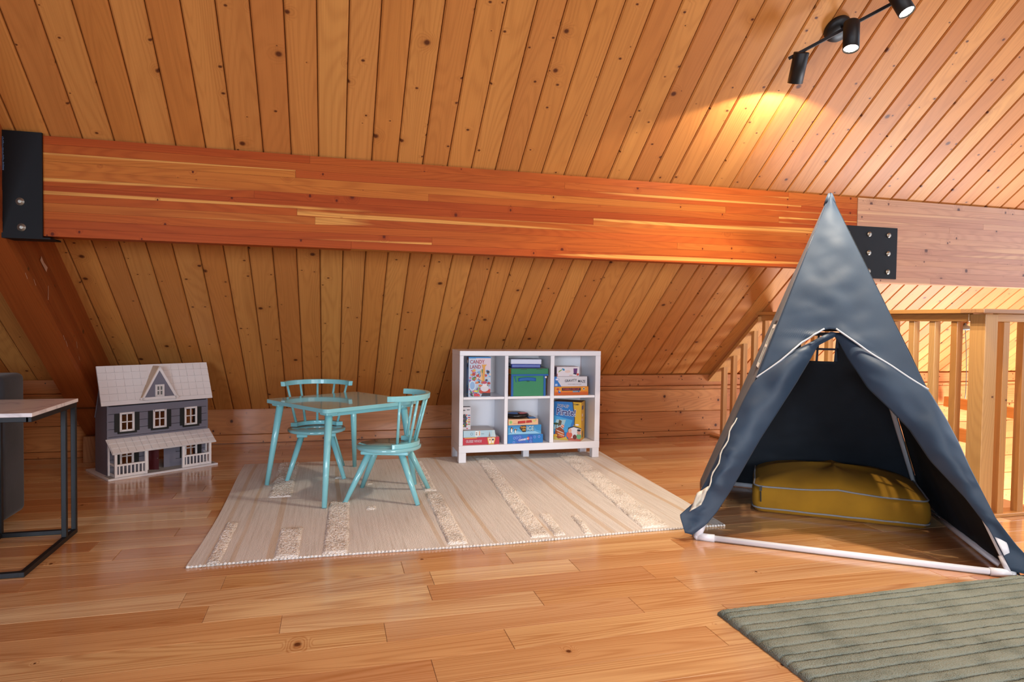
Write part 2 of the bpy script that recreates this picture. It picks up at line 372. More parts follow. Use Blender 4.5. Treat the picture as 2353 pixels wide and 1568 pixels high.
# back walls: the board row under the eaves
PW = []
def planks(parent, x0, x1, y, rows, src={}):
    for (za, zb) in rows:
        segs = []; x = x0
        while x < x1-0.01:
            L_ = random.uniform(1.6, 3.2); e = min(x1, x+L_)
            if x1-e < 0.5: e = x1
            segs.append((x, e)); x = e
        for (a, b) in segs:
            m_ = MB(); m_.box(a-(a+b)/2+0.0008, b-(a+b)/2-0.0008, 0, 0.02, 0.0015, zb-za-0.0015, ch=0.003)
            m_.build('plank', M_wallwood, parent, loc=((a+b)/2, y+random.uniform(0, 0.0015), za))
def wallblock(name, x0, x1, y, zt, zb=0.0):
    m_ = MB(); m_.box(x0, x1, y+0.018, y+0.10, zb, zt); return struct(m_.build(name, M_backing))
wb = wallblock('wall_back', 1.55, 7.3, 5.22, 0.56, -2.6)
planks(wb, 1.55, 3.42, 5.22, [(0.415, 0.548), (0.223, 0.415), (0.046, 0.223), (0.0, 0.046)])
planks(wb, 3.42, 7.3, 5.22, [(0.415, 0.548), (0.223, 0.415), (0.046, 0.223), (-0.14, 0.046), (-0.32, -0.14), (-0.50, -0.32), (-0.68, -0.50), (-0.86, -0.68)])
wl = wallblock('wall_back', -3.5, -1.52, 5.22, 0.56); planks(wl, -3.5, -1.52, 5.22, [(0.415, 0.548), (0.223, 0.415), (0.046, 0.223), (0.0, 0.046)])
wa = wallblock('wall_alcove', -1.6, 1.65, 5.57, 0.29); planks(wa, -1.6, 1.65, 5.57, [(0.07, 0.275), (0.0, 0.07)])
mb = MB(); mb.box(1.55, 1.60, 5.22, 5.6, 0, 0.56); struct(mb.build('wall_alcove', M_wallwood))
mb = MB(); mb.box(-1.60, -1.55, 5.22, 5.6, 0, 0.56); struct(mb.build('wall_alcove', M_wallwood))
# nailed ledge board with a lip, both sections
for i, (a, b) in enumerate(((1.55, 7.3), (-3.5, -1.52))):
    mb = MB(); mb.box(a, b, 5.195, 5.22, 0.452, 0.547, ch=0.003); t_ = struct(mb.build('trim_%d' % (i+1), M_wallwood))
    mb = MB(); mb.box(a, b, 5.185, 5.22, 0.434, 0.450, ch=0.004); mb.build('lip', M_wallwood, t_)
    mb = MB(); x = a+0.1
    while x < b:
        mb.lathe([(0.004, 0), (0.004, 0.002)], 6, Matrix.Translation((x, 5.1935, 0.505+0.02*(int(x*7) % 2))) @ Matrix.Rotation(pi/2, 4, 'X')); x += 0.19
    q = mb.build('nail_head', M_black, t_); q['kind'] = 'stuff'

# floor: slab + individually built planks, rows 0.1355 deep
mb = MB()
mb.box(-3.6, 3.38, -4.9, 5.7, -0.25, -0.0155); mb.box(3.38, 7.4, -4.9, 2.74, -0.25, -0.0155)
floor = struct(mb.build('floor', plain('subfloor', '#5b3517', 0.8)))
joints = {0: [0.547, -0.705], 1: [0.174, 1.05, -0.95], 2: [-0.152, 0.73, 1.31, -1.4], 3: [0.355, 1.235, -0.4], 4: [-0.497, 0.97, 0.383, 2.2], 5: [0.73, 1.52, -0.384, 0.285, 2.6], -1: [0.29, -0.71, 1.2]}
far = []
NP = 0
def plank_mesh(a, b, w):
    m_ = MB(); g = 0.0005; c = 0.0011; L2 = (b-a)/2-g; W2 = w/2-g
    m_.add([(-L2, -W2, -.015), (L2, -W2, -.015), (L2, W2, -.015), (-L2, W2, -.015), (-L2, -W2, -c), (L2, -W2, -c), (L2, W2, -c), (-L2, W2, -c), (-L2+c, -W2+c, 0), (L2-c, -W2+c, 0), (L2-c, W2-c, 0), (-L2+c, W2-c, 0)],
           [(8, 9, 10, 11), (4, 5, 9, 8), (5, 6, 10, 9), (6, 7, 11, 10), (7, 4, 8, 11), (0, 1, 5, 4), (1, 2, 6, 5), (2, 3, 7, 6), (3, 0, 4, 7)])
    return m_
for r in range(-50, 27):
    y0 = 1.9095 + r*0.1357
    if y0 < -4.7 or y0 > 5.6: continue
    lim = 3.38 if y0 > 2.66 else 7.3
    vis = -5 <= r
    xs = [-3.5]; x = -3.5 + random.uniform(0.3, 1.5)
    js = sorted(joints.get(r, []))
    if js:
        xs = [-3.5, -2.3+random.uniform(-.2, .2)]+js; x = js[-1]+random.uniform(0.8, 1.6)
    lo_, hi_ = (0.75, 1.75) if vis else (2.5, 4.0)
    while x < lim-0.35: xs.append(x); x += random.uniform(lo_, hi_)
    xs.append(lim)
    for a, b in zip(xs[:-1], xs[1:]):
        if vis:
            plank_mesh(a, b, 0.1357).build('plank', M_floor, floor, loc=((a+b)/2, y0+0.0678, random.uniform(-0.0004, 0)))
            NP += 1
        else: far.append((a, b, y0))
mb = MB()
for a, b, y0 in far: mb.box(a+.0005, b-.0005, y0+.0005, y0+.1352, -0.015, 0)
q = mb.build('plank', M_floor, floor); q['kind'] = 'stuff'
# lower storey seen through the railing
mb = MB(); mb.box(3.2, 7.4, 2.0, 5.4, -2.75, -2.6); struct(mb.build('floor', M_floor))
mb = MB(); mb.box(3.26, 3.38, 2.74, 5.3, -2.6, -0.26); mb.box(3.38, 7.4, 2.62, 2.74, -2.6, -0.26); struct(mb.build('wall_stairwell', M_wallwood))
mb = MB(); mb.box(4.35, 4.47, 2.9, 4.6, -2.6, -0.22)
pw = struct(mb.build('wall_stair', plain('tan_plaster', '#c39a68', 0.7)))
mb = MB(); mb.box(4.30, 4.52, 2.85, 4.66, -0.22, -0.19, ch=.004); mb.build('cap', plain('pale_cap', '#d9b48a', 0.5), pw)

# ------------------------------------------------------------------ glulam beams
def glulam(name, x0, x1, yf, zb, zt, t, mat, lam, seg, split=None):
    root = empty(name, ((x0+x1)/2, yf, zb))
    n = int(round((zt-zb)/lam)); h = (zt-zb)/n; xc = (x0+x1)/2
    for i in range(n):
        za, ze = i*h, (i+1)*h
        x = x0; first = True
        while x < x1-1e-3:
            e = min(x1, x+random.uniform(*seg)*(random.random() if first else 1)+0.25); first = False
            if x1-e < 0.3: e = x1
            m_ = MB(); dz = 0.0007 if i else 0
            # the top course is cut to the slope of the ceiling
            tb = min(t, max(0.012, (zt+0.012-(zb+ze))/TAN + 0.0)) if i == n-1 else t
            a, b = x-(x+e)/2+.0004, e-(x+e)/2-.0004
            m_.add([(a, 0, dz), (b, 0, dz), (b, 0, h), (a, 0, h), (a, tb, h), (b, tb, h), (b, t, dz), (a, t, dz)], [(0, 1, 2, 3), (3, 2, 5, 4), (4, 5, 6, 7), (7, 6, 1, 0), (0, 3, 4, 7), (1, 6, 5, 2)])
            m_.build('lamination', mat, root, loc=((x+e)/2-xc, random.uniform(0, .0006), za))
            x = e
    return root
b1 = glulam('roof_beam', -1.43, 3.283, 3.565, 1.363, 1.828, 0.10, M_beam, 0.0388, (1.8, 4.0))
tag(b1, 'long orange-red laminated timber beam under the sloped ceiling, bracketed at its left end', 'beam')
b2 = glulam('roof_beam', 3.285, 7.3, 3.562, 1.285, 1.828, 0.10, M_beamb, 0.0388, (1.8, 4.0))
tag(b2, 'paler, deeper laminated timber beam running over the stairwell railing', 'beam')
# rafter on the left: bottom face 0.48 below the boards
rf = empty('rafter', (-1.525, 5.05, 0.18))
NL = 10; VD = 0.48
for i in range(NL):
    d0, d1 = VD*i/NL, VD*(i+1)/NL
    m_ = MB(); y1 = 5.056 + (d1 if False else 0)
    ya = 0.3
    def zz(y, d): return roofz(y)-VD+d
    # lower end cut level at z=0.18
    ye0 = 5.22-(0.18+VD-d0-0.546)/TAN; ye1 = 5.22-(0.18+VD-d1-0.546)/TAN
    ye0, ye1 = min(ye0, 5.19), min(ye1, 5.19)
    o = Vector((-1.525, 5.05, 0.18))
    P = [(-.075, ya, zz(ya, d0)), (.075, ya, zz(ya, d0)), (.075, ye0, zz(ye0, d0)), (-.075, ye0, zz(ye0, d0)), (-.075, ya, zz(ya, d1)), (.075, ya, zz(ya, d1)), (.075, ye1, zz(ye1, d1)), (-.075, ye1, zz(ye1, d1))]
    # local frame with Y down the slope so the grain runs along the rafter
    Rm = Matrix.Rotation(-TH, 3, 'X'); Ri = Rm.inverted()
    vs = [Ri @ (Vector((x, y, z))-Vector((0, 5.05, 0.18))) for x, y, z in P]
    e_ = random.uniform(0, .0012); vs = [Vector((q.x*(1-e_/.075), q.y, q.z)) for q in vs]
    m_.add(vs, [(0, 3, 2, 1), (4, 5, 6, 7), (0, 1, 5, 4), (2, 3, 7, 6), (0, 4, 7, 3), (1, 2, 6, 5)])
    m_.build('lamination', M_rafter, rf, loc=(0, 0, 0), rot=(-TH, 0, 0))
random.seed(5)
mb = MB()
for (ya_, za_, yb_, zb_, w_) in ((3.955, 1.285, 4.035, 1.235, .034), (3.775, 1.20, 3.80, 1.172, .006), (3.87, 1.175, 3.895, 1.145, .006), (4.05, 1.15, 4.045, 1.075, .008), (4.25, .88, 4.27, .855, .006), (4.285, .85, 4.31, .815, .006), (4.45, .84, 4.46, .80, .006), (4.485, .75, 4.50, .725, .005)):
    a = Vector((.0765, ya_-5.05, za_-.18)); b_ = Vector((.0765, yb_-5.05, zb_-.18)); n_ = Vector((0, -(b_-a).z, (b_-a).y)).normalized()*w_/2
    if n_.z < 0: n_ = -n_
    mb.add([a-n_*.6, b_-n_, b_+n_*.8, a+(b_-a)*.45+n_*.5, a+n_], [(0, 1, 2, 3, 4)])
mb.build('paint_scrape', plain('bare_scrape', '#cfa58a', 0.8), rf)['kind'] = 'stuff'
tag(rf, 'dark red laminated rafter sloping down the left side to the floor', 'rafter')
mb = MB(); mb.box(-1.605, -1.445, 5.03, 5.19, 0, 0.178, ch=.003)
tag(mb.build('timber_block', wood('pale_block', ['#b9804f', '#a97248'], '#7d4a28', 'Z', .5, .1)), 'short pale timber block under the foot of the rafter', 'block')

# steel hanger on the left beam end
sb = empty('beam_hanger', (-1.37, 3.55, 1.355))
mb = MB(); mb.box(-.085, .078, 0, .012, 0, .482); mb.build('face_plate', M_steel, sb)
mb = MB(); mb.box(-.085, .11, 0.0, .125, -.008, 0); mb.build('seat_plate', M_steel, sb)
mb = MB(); mb.add([(-.085, 0, .30), (-.085, 0, .50), (-.13, -.04, .50), (-.13, -.04, .40), (-.085, .012, .30), (-.085, .012, .50), (-.13, -.028, .50), (-.13, -.028, .40)], [(0, 1, 2, 3), (7, 6, 5, 4), (0, 3, 7, 4), (1, 5, 6, 2)])
mb.build('side_flange', M_steel, sb)
def boltmesh(r):
    m_ = MB(); m_.lathe([(r, 0), (r, .004), (r*.62, .0045), (r*.62, .009), (r*.3, .010)], 16); return m_
bs = None
for x, z in ((-.01, .16), (-.005, .042)):
    o = boltmesh(.018).build('bolt', M_bolt, sb) if bs is None else link_copy(bs, sb); bs = bs or o
    o.location = (x, 0, z); o.rotation_euler = (pi/2, 0, 0)
# blue maker's stamp along the flange (illegible vertical print)
mb = MB()
for i in range(24):
    z = .30+.155*i/24; w_ = random.uniform(.003, .007)
    mb.box(-.079, -.079+w_, -.0006, 0, z, z+.0035)
mb.build('stamp', plain('blue_ink', '#5f7fae', .7), sb)
tag(sb, 'black steel hanger with two bolts at the left end of the beam', 'bracket')
# nine-bolt splice plate
sp_ = empty('splice_plate', (3.29, 3.555, 1.31))
mb = MB(); mb.box(-.305, .31, 0, .008, 0, .335); mb.build('plate', M_steel, sp_)
for x in (-.245, -.085, .085, .240):
    for z in (.045, .165, .285):
        if x == -.085 and False: continue
        o = link_copy(bs, sp_); o.location = (x, 0, z); o.rotation_euler = (pi/2, 0, 0); o.scale = (.9, .9, .9)
tag(sp_, 'black steel splice plate with rows of bolts where the two beams meet', 'plate')

# ------------------------------------------------------------------ railing round the stairwell
rl = empty('railing', (3.31, 2.70, 0))
XR, YR = 3.31, 2.70
def L3(x, y, z): return (x-XR, y-YR, z)
mb = MB(); mb.box(-.04, .045, -.045, .045, 0, 1.07, ch=.003); mb.build('newel_post', M_rail, rl)
def baluster(h, w=.04): m_ = MB(); m_.box(-w/2, w/2, -w/2, w/2, 0, h, ch=.002); return m_
bal = baluster(1.03-.0).build('baluster', M_rail, rl); bal.location = L3(3.294, 2.838, 0)
y = 2.838+.137
k = 0
while y < 5.05:
    h = min(1.03, roofz(y)-.06)
    if h >= 1.03: o = link_copy(bal, rl)
    else: o = baluster(h).build('baluster', M_rail, rl)
    o.location = L3(3.294, y, 0); y += .137
for i in range(24):
    o = link_copy(bal, rl); o.location = L3(3.425+.137*i, 2.682, 0)
def rmesh(f, name, mat):
    m_ = MB(); f(m_); return m_.build(name, mat, rl)
rmesh(lambda m_: m_.box(-.075, .075, -.06, 1.83, 1.072, 1.096, ch=.003), 'handrail', M_raily)
rmesh(lambda m_: m_.box(-.045, -.012, .046, 1.83, 1.03, 1.072, ch=.002), 'sub_rail', M_raily)
rmesh(lambda m_: m_.box(-.09, 3.98, -.075, .06, 1.0725, 1.0965, ch=.003), 'handrail', wood('pale_handrail', ['#b98a5e', '#c0906a'], '#8a5a3a', 'X', .4, .1))
rmesh(lambda m_: m_.box(.046, 3.98, -.04, -.01, 1.03, 1.072, ch=.002), 'sub_rail', M_railx)
# raking rail following the ceiling down to the wall
def rake(m_):
    ya, yb = 4.50, 5.19
    for (o0, o1, xa, xb) in ((.05, .085, -.075, .05),):
        v = [(x, y-YR, roofz(y)-o) for o in (o1, o0) for y in (ya, yb) for x in (xa, xb)]
        m_.add(v, [(0, 2, 3, 1), (4, 5, 7, 6), (0, 1, 5, 4), (2, 6, 7, 3), (0, 4, 6, 2), (1, 3, 7, 5)])
rmesh(rake, 'raking_rail', M_raily)
rmesh(lambda m_: m_.box(-.055, 3.98, -.055, .04, 0.0005, .018, ch=.002), 'base_rail', M_railx)
rmesh(lambda m_: m_.box(-.05, .02, .041, 2.49, 0.0005, .018, ch=.002), 'base_rail', M_raily)
tag(rl, 'honey-coloured wooden railing with square balusters and newel round the stairwell', 'railing')
# timbers of the stair below
mb = MB(); mb.box(-.03, .03, -1.55, 0, -.05, .05, ch=.003)
t_ = mb.build('stair_timber', M_raily, loc=(5.9, 5.18, .26), rot=(radians(3.0), 0, radians(6)))
tag(t_, 'upper pale timber stair rail sticking out from the far wall beyond the railing', 'timber')
mb = MB(); mb.box(-.03, .03, -.75, 0, -.055, .055, ch=.003)
t_ = mb.build('stair_timber', M_raily, loc=(5.45, 5.18, .05), rot=(0, 0, radians(-8)))
tag(t_, 'lower pale timber stair rail beyond the railing, nearest the tent', 'timber')
# small grey disc lamp with a hanging cord
pl = empty('wall_lamp', (5.421, 4.59, .985))
mb = MB(); mb.lathe([(.001, -.012), (.06, -.010), (.065, 0), (.060, .014), (.02, .03), (.008, .034), (.008, .05)], 24); mb.build('disc', plain('grey_cap', '#8e9a9c', .4), pl)
mb = MB(); pts = [(0.02*sin(t*2.4)*1.2+.01*t, 0, .0-.62*t) for t in [i/14 for i in range(15)]]; mb.tube(pts, .003, 6); mb.build('cord', plain('grey_cord', '#6f7a7c', .5), pl)
tag(pl, 'small grey disc lamp with a thin cord hanging behind the newel post', 'lamp')
pl2 = empty('spot_head', (4.975, 4.83, .79))
mb = MB(); mb.lathe([(0.001, -.03), (.02, -.026), (.03, -.01), (.03, .02), (.012, .03), (.012, .09)], 20); mb.build('shade', M_chrome, pl2)
mb = MB(); mb.lathe([(.03, .085), (.03, .095)], 16); mb.build('rose', M_chrome, pl2)
tag(pl2, 'tiny chrome ceiling spot seen through the railing by the tent', 'lamp')

# ------------------------------------------------------------------ ceiling spotlight bar
rn = Vector((0, sin(TH), cos(TH)))                 # outward normal of the roof
cl = empty('ceiling_spotlight', (2.395, 2.766, 2.463))
A0 = Vector((2.163, 2.82, 2.307)); A1 = Vector((2.67, 2.46, 2.59)); C0 = Vector((2.395, 2.766, 2.463))
q = rn.to_track_quat('Z', 'Y').to_matrix().to_4x4()
mb = MB(); mb.lathe([(.066, 0.0), (.066, -.012), (.058, -.028), (.02, -.034), (.001, -.034)], 32, q @ Matrix.Translation((0, 0, -.001))); fixn(mb.build('canopy', M_black, cl))
mb = MB(); mid = A0.lerp(A1, .44); mb.tube([C0*0, mid-C0], .008, 10); mb.build('stem', M_black, cl)
mb = MB(); mb.bar(A0-C0, A1-C0, .010, .014); mb.build('arm', M_black, cl)
M_bulb = plain('lit_bulb', '#ffffff', .3, emit=(1.0, .84, .62, 1), es=60)
heads = [(Vector((2.203, 2.778, 2.327)), Vector((0.13, .50, -1)), 10), (Vector((2.369, 2.642, 2.433)), Vector((-.18, -.20, -1)), 60), (Vector((2.469, 2.506, 2.539)), Vector((.18, -.46, -1)), 60)]
for i, (P, d, e) in enumerate(heads):
    d.normalize(); Q = d.to_track_quat('Z', 'Y').to_matrix().to_4x4(); P = P.copy()
    mb = MB(); M_ = Matrix.Translation(P-C0) @ Q
    mb.lathe([(.001, 0.0), (.034, 0.0), (.036, .003), (.036, .142), (.032, .142), (.032, .112), (.001, .112)], 28, M_)
    h = fixn(mb.build('lamp_head', M_black, cl))
    mb = MB(); mb.lathe([(.0315, .134), (.026, .139), (.001, .141)], 20, M_); mb.build('bulb', M_bulb, h)
    light('spot_lamp', 'SPOT', P + d*.146, (44, 90, 98)[i], WARM, P+d, spot_size=radians((146, 130, 130)[i]), spot_blend=0.12, shadow_soft_size=.02)
tag(cl, 'matte black three-head ceiling spotlight bar on a round base', 'ceiling lamp')

# ------------------------------------------------------------------ cream rug
RZ = 0.008
rug_root = empty('cream_rug', (0.66, 3.78, 0))
def rugx(u, v): return (-.548+.008*v+.012*sin(v*5))*(1-u) + (1.885+.11*v)*u
def rugy(u, v): return (2.835+.012*sin(u*9))*(1-v) + (4.735-.045*u)*v
mb = MB()
def rf_(u, v):
    x, y = rugx(u, v), rugy(u, v); n_ = noise.noise(Vector((x*2.2, y*1.4, 0)))
    return (x-.66, y-3.78, RZ+.0018*n_)
mb.grid(rf_, 70, 50)
ed = [rf_(u/70, 0) for u in range(71)]+[rf_(1, v/50) for v in range(1, 51)]+[rf_(1-u/70, 1) for u in range(1, 71)]+[rf_(0, 1-v/50) for v in range(1, 50)]
b = len(mb.v); n = len(ed)
for p in ed: mb.v.append(p)
for p in ed: mb.v.append((p[0], p[1], .0002))
for i in range(n): mb.face(b+i, b+(i+1) % n, b+n+(i+1) % n, b+n+i)
mb.build('weave', M_rug, rug_root)
# bound end: rounded wool loops along the near edge
mb = MB()
for i in range(160):
    u = (i+.5)/160; x, y, z = rf_(u, 0); r_ = .0055+.001*random.random()
    mb.lathe([(.001, -r_), (r_*.9, -r_*.5), (r_, 0), (r_*.9, r_*.5), (.001, r_)], 6, Matrix.Translation((x, y-.001, r_*.85)) @ Matrix.Scale(1.25, 4, (1, 0, 0)))
q = mb.build('edge_loops', M_pile, rug_root); q['kind'] = 'stuff'
def pile(x0, x1, y0, y1, dx=0):
    nx = max(3, int((x1-x0)/.006)); ny = max(4, int((y1-y0)/.008)); m_ = MB()
    def f(u, v):
        y = y0+(y1-y0)*v; x = x0+(x1-x0)*u+dx*v
        e_ = min(1, min(u, 1-u)*nx/1.5, min(v, 1-v)*ny/1.5)
        wob = .006*noise.noise(Vector((y*14, x0*9, 0)))*(1 if u in (0, 1) else .3)
        h = (.0085+.006*noise.noise(Vector((x*95, y*95, 0)))+.002*noise.noise(Vector((x*210, y*60, 3))))*e_
        return (x+wob-.66, y-3.78, RZ-.001+max(h, -.002))
    m_.grid(f, nx, ny); return m_.build('pile_band', M_pile, rug_root)
for a in ((-.478, -.423, 2.84, 3.39), (-.222, -.122, 2.845, 3.24), (-.03, .078, 2.85, 3.655, .025), (.03, .10, 4.19, 4.24), (.50, .594, 2.85, 3.72, .02), (.52, .60, 3.78, 4.60, .02),
          (.885, .985, 2.855, 4.62, .12), (1.0, 1.06, 2.86, 3.2, .03), (1.45, 1.60, 2.87, 4.66, .18), (1.146, 1.19, 2.85, 3.145, .04), (-.328, -.202, 3.82, 4.73), (.184, .238, 3.465, 3.53), (.205, .25, 4.0, 4.03)):
    pile(*a)
tag(rug_root, 'cream flat-woven rug with raised looped stripes under the turquoise table', 'rug')

# ------------------------------------------------------------------ grey ribbed rug
gx0, gx1, gy1, gy0 = 1.287, 4.2, 1.972, -.2
ribs = [gy1]; y = gy1-.03
while y > gy0: ribs.append(y); y -= random.choice((.036, .044, .05, .058))
ribs.append(gy0)
ys = []
for a, b_ in zip(ribs[:-1], ribs[1:]):
    n_ = 8 if a > 1.15 else 3
    ys += [(a+(b_-a)*t_, a, b_) for t_ in ((0, .07, .16, .3, .5, .7, .84, .93) if n_ == 8 else (0, .15, .85))]
ys.append((gy0, ribs[-2], gy0))
xs = []; x = gx0
while x < gx1: xs.append(x); x += .012 if x < 3.0 else .08
xs.append(gx1)
mb = MB(); nx = len(xs)
for (y, a, b_) in ys:
    for x in xs:
        w_ = .0045*noise.noise(Vector((x*9, a*30, 0))); t_ = (y-a)/(b_-a) if b_ != a else 0
        h = .020 - .014*(abs(2*t_-1)**9) + .0022*noise.noise(Vector((x*70, y*140, 0))) + .0015*noise.noise(Vector((x*5, y*8, 1)))
        ed_ = min(1, min(x-gx0, gx1-x)/.008, min(gy1-y, y-gy0)/.008)
        mb.v.append((x - 2.7 + (.004*noise.noise(Vector((y*30, 0, 5))) if x == gx0 else 0), y+w_-.9 + .02*(x-gx0)*-.0, h*(.55+.45*max(0, ed_))))
nr = len(ys)
for j in range(nr-1):
    for i in range(nx-1): a = j*nx+i; mb.smooth = True; mb.face(a, a+nx, a+nx+1, a+1)
mb.smooth = False
ring = [i for i in range(nx)]+[j*nx+nx-1 for j in range(1, nr)]+[(nr-1)*nx+i for i in range(nx-2, -1, -1)]+[j*nx for j in range(nr-2, 0, -1)]
b = len(mb.v)
for i in ring: mb.v.append((mb.v[i][0], mb.v[i][1], .0003))
n = len(ring)
for i in range(n): mb.face(ring[i], ring[(i+1) % n], b+(i+1) % n, b+i)
gr = fixn(mb.build('grey_rug', M_grey, loc=(2.7, .9, 0)))
tag(gr, 'grey-green ribbed pile rug in the lower right foreground', 'rug')

# ------------------------------------------------------------------ turquoise table and chairs
ZF = RZ+.0012
tc_ = Vector((0.068, 4.04)); ta = radians(33)
tb = empty('play_table', (tc_.x, tc_.y, ZF), ta)
mb = MB(); h = .318; pts = []
for cx_, cy_, a0 in ((h-.03, h-.03, 0), (-h+.03, h-.03, 90), (-h+.03, -h+.03, 180), (h-.03, -h+.03, 270)):
    for k in range(7): a = radians(a0+15*k); pts.append((cx_+.03*cos(a), cy_+.03*sin(a)))
mb.prism(pts, .486, .508)
o = mb.build('tabletop', M_bluetop, tb)
bv = o.modifiers.new('b', 'BEVEL'); bv.width = .003; bv.segments = 2
mb = MB()
feet = [(-.027, 3.553), (-.359, 4.124), (.16, 4.524), (.492, 3.953)]
Ri = Matrix.Rotation(-ta, 2)
lf = [Ri @ (Vector(f)-tc_) for f in feet]
def tapered(a, b, r0, r1, n=12):
    m_ = MB(); m_.tube([a, (Vector(a)+Vector(b))/2, b], [r0, (r0+r1)/2*1.02, r1], n); return m_
legs = []
for f in lf:
    d = Vector((1 if f.x > 0 else -1, 1 if f.y > 0 else -1)); t_ = Vector((d.x*.255, d.y*.255))
    tapered((t_.x, t_.y, .474), (f.x, f.y, 0), .0215, .0135).build('leg', M_blue, tb)
    m_ = MB(); m_.box(t_.x-.035, t_.x+.035, t_.y-.035, t_.y+.035, .468, .4855, ch=.004); m_.build('corner_block', M_blue, tb)
for s_ in (-1, 1):
    m_ = MB(); m_.box(-.25, .25, s_*.27-.012, s_*.27+.012, .462, .4855, ch=.002); m_.build('apron', M_blue, tb)
tag(tb, 'square turquoise wooden play table with round tapered legs on the cream rug', 'table')
def arc_band(r0, r1, z0, z1, a0, a1, n=28, flare=0, cap=0):
    m_ = MB(); vs = []
    for i in range(n+1):
        a = a0+(a1-a0)*i/n; c_, s_ = sin(a), cos(a)
        for r, z in ((r0, z0), (r1, z0), (r1+flare, z1), (r0+flare, z1)): vs.append((r*c_, r*s_, z))
    fs = []
    for i in range(n):
        for k in range(4): fs.append((i*4+k, i*4+(k+1) % 4, (i+1)*4+(k+1) % 4, (i+1)*4+k))
    fs += [(0, 3, 2, 1), (n*4, n*4+1, n*4+2, n*4+3)]
    m_.add(vs, fs); return m_
def bev(o, w=.003):
    fixn(o); b_ = o.modifiers.new('b', 'BEVEL'); b_.width = w; b_.segments = 2; b_.limit_method = 'ANGLE'; b_.angle_limit = radians(50); return o
def make_chair(loc, rz):
    """faces local -Y, backrest at +Y"""
    r = empty('play_chair', loc, rz)
    mb = MB(); mb.lathe([(.172, .272), (.178, .276), (.178, .288), (.174, .292), (.001, .2922)], 48); fixn(mb.build('seat', M_bluetop, r))
    for s_ in (-1, 1):
        m_ = MB(); m_.box(s_*.085-.032, s_*.085+.032, -.13, .13, .252, .2715, ch=.004); m_.build('cleat', M_blue, r)
    for sx in (-1, 1):
        for sy in (-1, 1): tapered((sx*.088, sy*.088, .258), (sx*.168, sy*.198 if sy > 0 else -.198, 0), .0195, .0125, 10).build('leg', M_blue, r)
    bev(arc_band(.128, .170, .2925, .318, radians(-72), radians(72)).build('back_block', M_blue, r))
    bev(arc_band(.198, .223, .553, .583, radians(-80), radians(80), flare=.004).build('top_rail', M_blue, r))
    for k in range(5):
        a = radians(-60+30*k); a2 = radians(-62+31*k)
        m_ = MB(); m_.tube([(.149*sin(a), .149*cos(a), .312), (.2105*sin(a2), .2105*cos(a2), .558)], [.0085, .0075], 8); m_.build('spindle', M_blue, r)
    return r
c1 = make_chair((-.082, 4.375, ZF), radians(0))
tag(c1, 'turquoise spindle-back play chair behind the table, near the dollhouse', 'chair', 'play chairs at the turquoise table')
c2 = make_chair((.318, 3.722, ZF), radians(-90-14+ -4))
tag(c2, 'turquoise spindle-back play chair in front, at the right corner of the table', 'chair', 'play chairs at the turquoise table')

# ------------------------------------------------------------------ white cube shelf
sx0, sx1, sy0, sy1 = .858, 1.903, 4.477, 4.775; sz0, sz1 = .078, .787
SH = empty('cube_shelf', (sx0, sy0, 0))
W = sx1-sx0; D = sy1-sy0
def shp(name, *b, ch=.002): m_ = MB(); m_.box(*b, ch=ch); return m_.build(name, M_white, SH)
shp('top_panel', 0, W, 0, D, .753, sz1); shp('bottom_panel', 0, W, 0, D, sz0, .128)
shp('side_panel', .0005, .028, .0005, D, .1283, .7527); shp('side_panel', W-.040, W-.0005, .0005, D, .1283, .7527)
DV = [(.323, .348), (.661, .690)]
for a, b_ in DV: shp('divider', a, b_, .004, D-.004, .1283, .7527)
XS = [.0283]+[v for d in DV for v in d]+[W-.0403]
for i in range(3): shp('shelf_board', XS[2*i]+.0003, XS[2*i+1]-.0003, .006, D-.006, .447, .465)
shp('back_panel', .03, W-.042, D-.0035, D-.0005, .1283, .7527)
for x in (0.0, W-.055):
    for y in (0.0, D-.055):
        z0 = ZF if y == 0 else 0.0
        shp('leg', x, x+.052, y, y+.052, z0, sz0-.0005)
shp('leg', W/2-.02, W/2+.025, D/2-.02, D/2+.03, 0.006, sz0-.0005)
tag(SH, 'white six-compartment cube shelf on short legs holding board games', 'shelf')

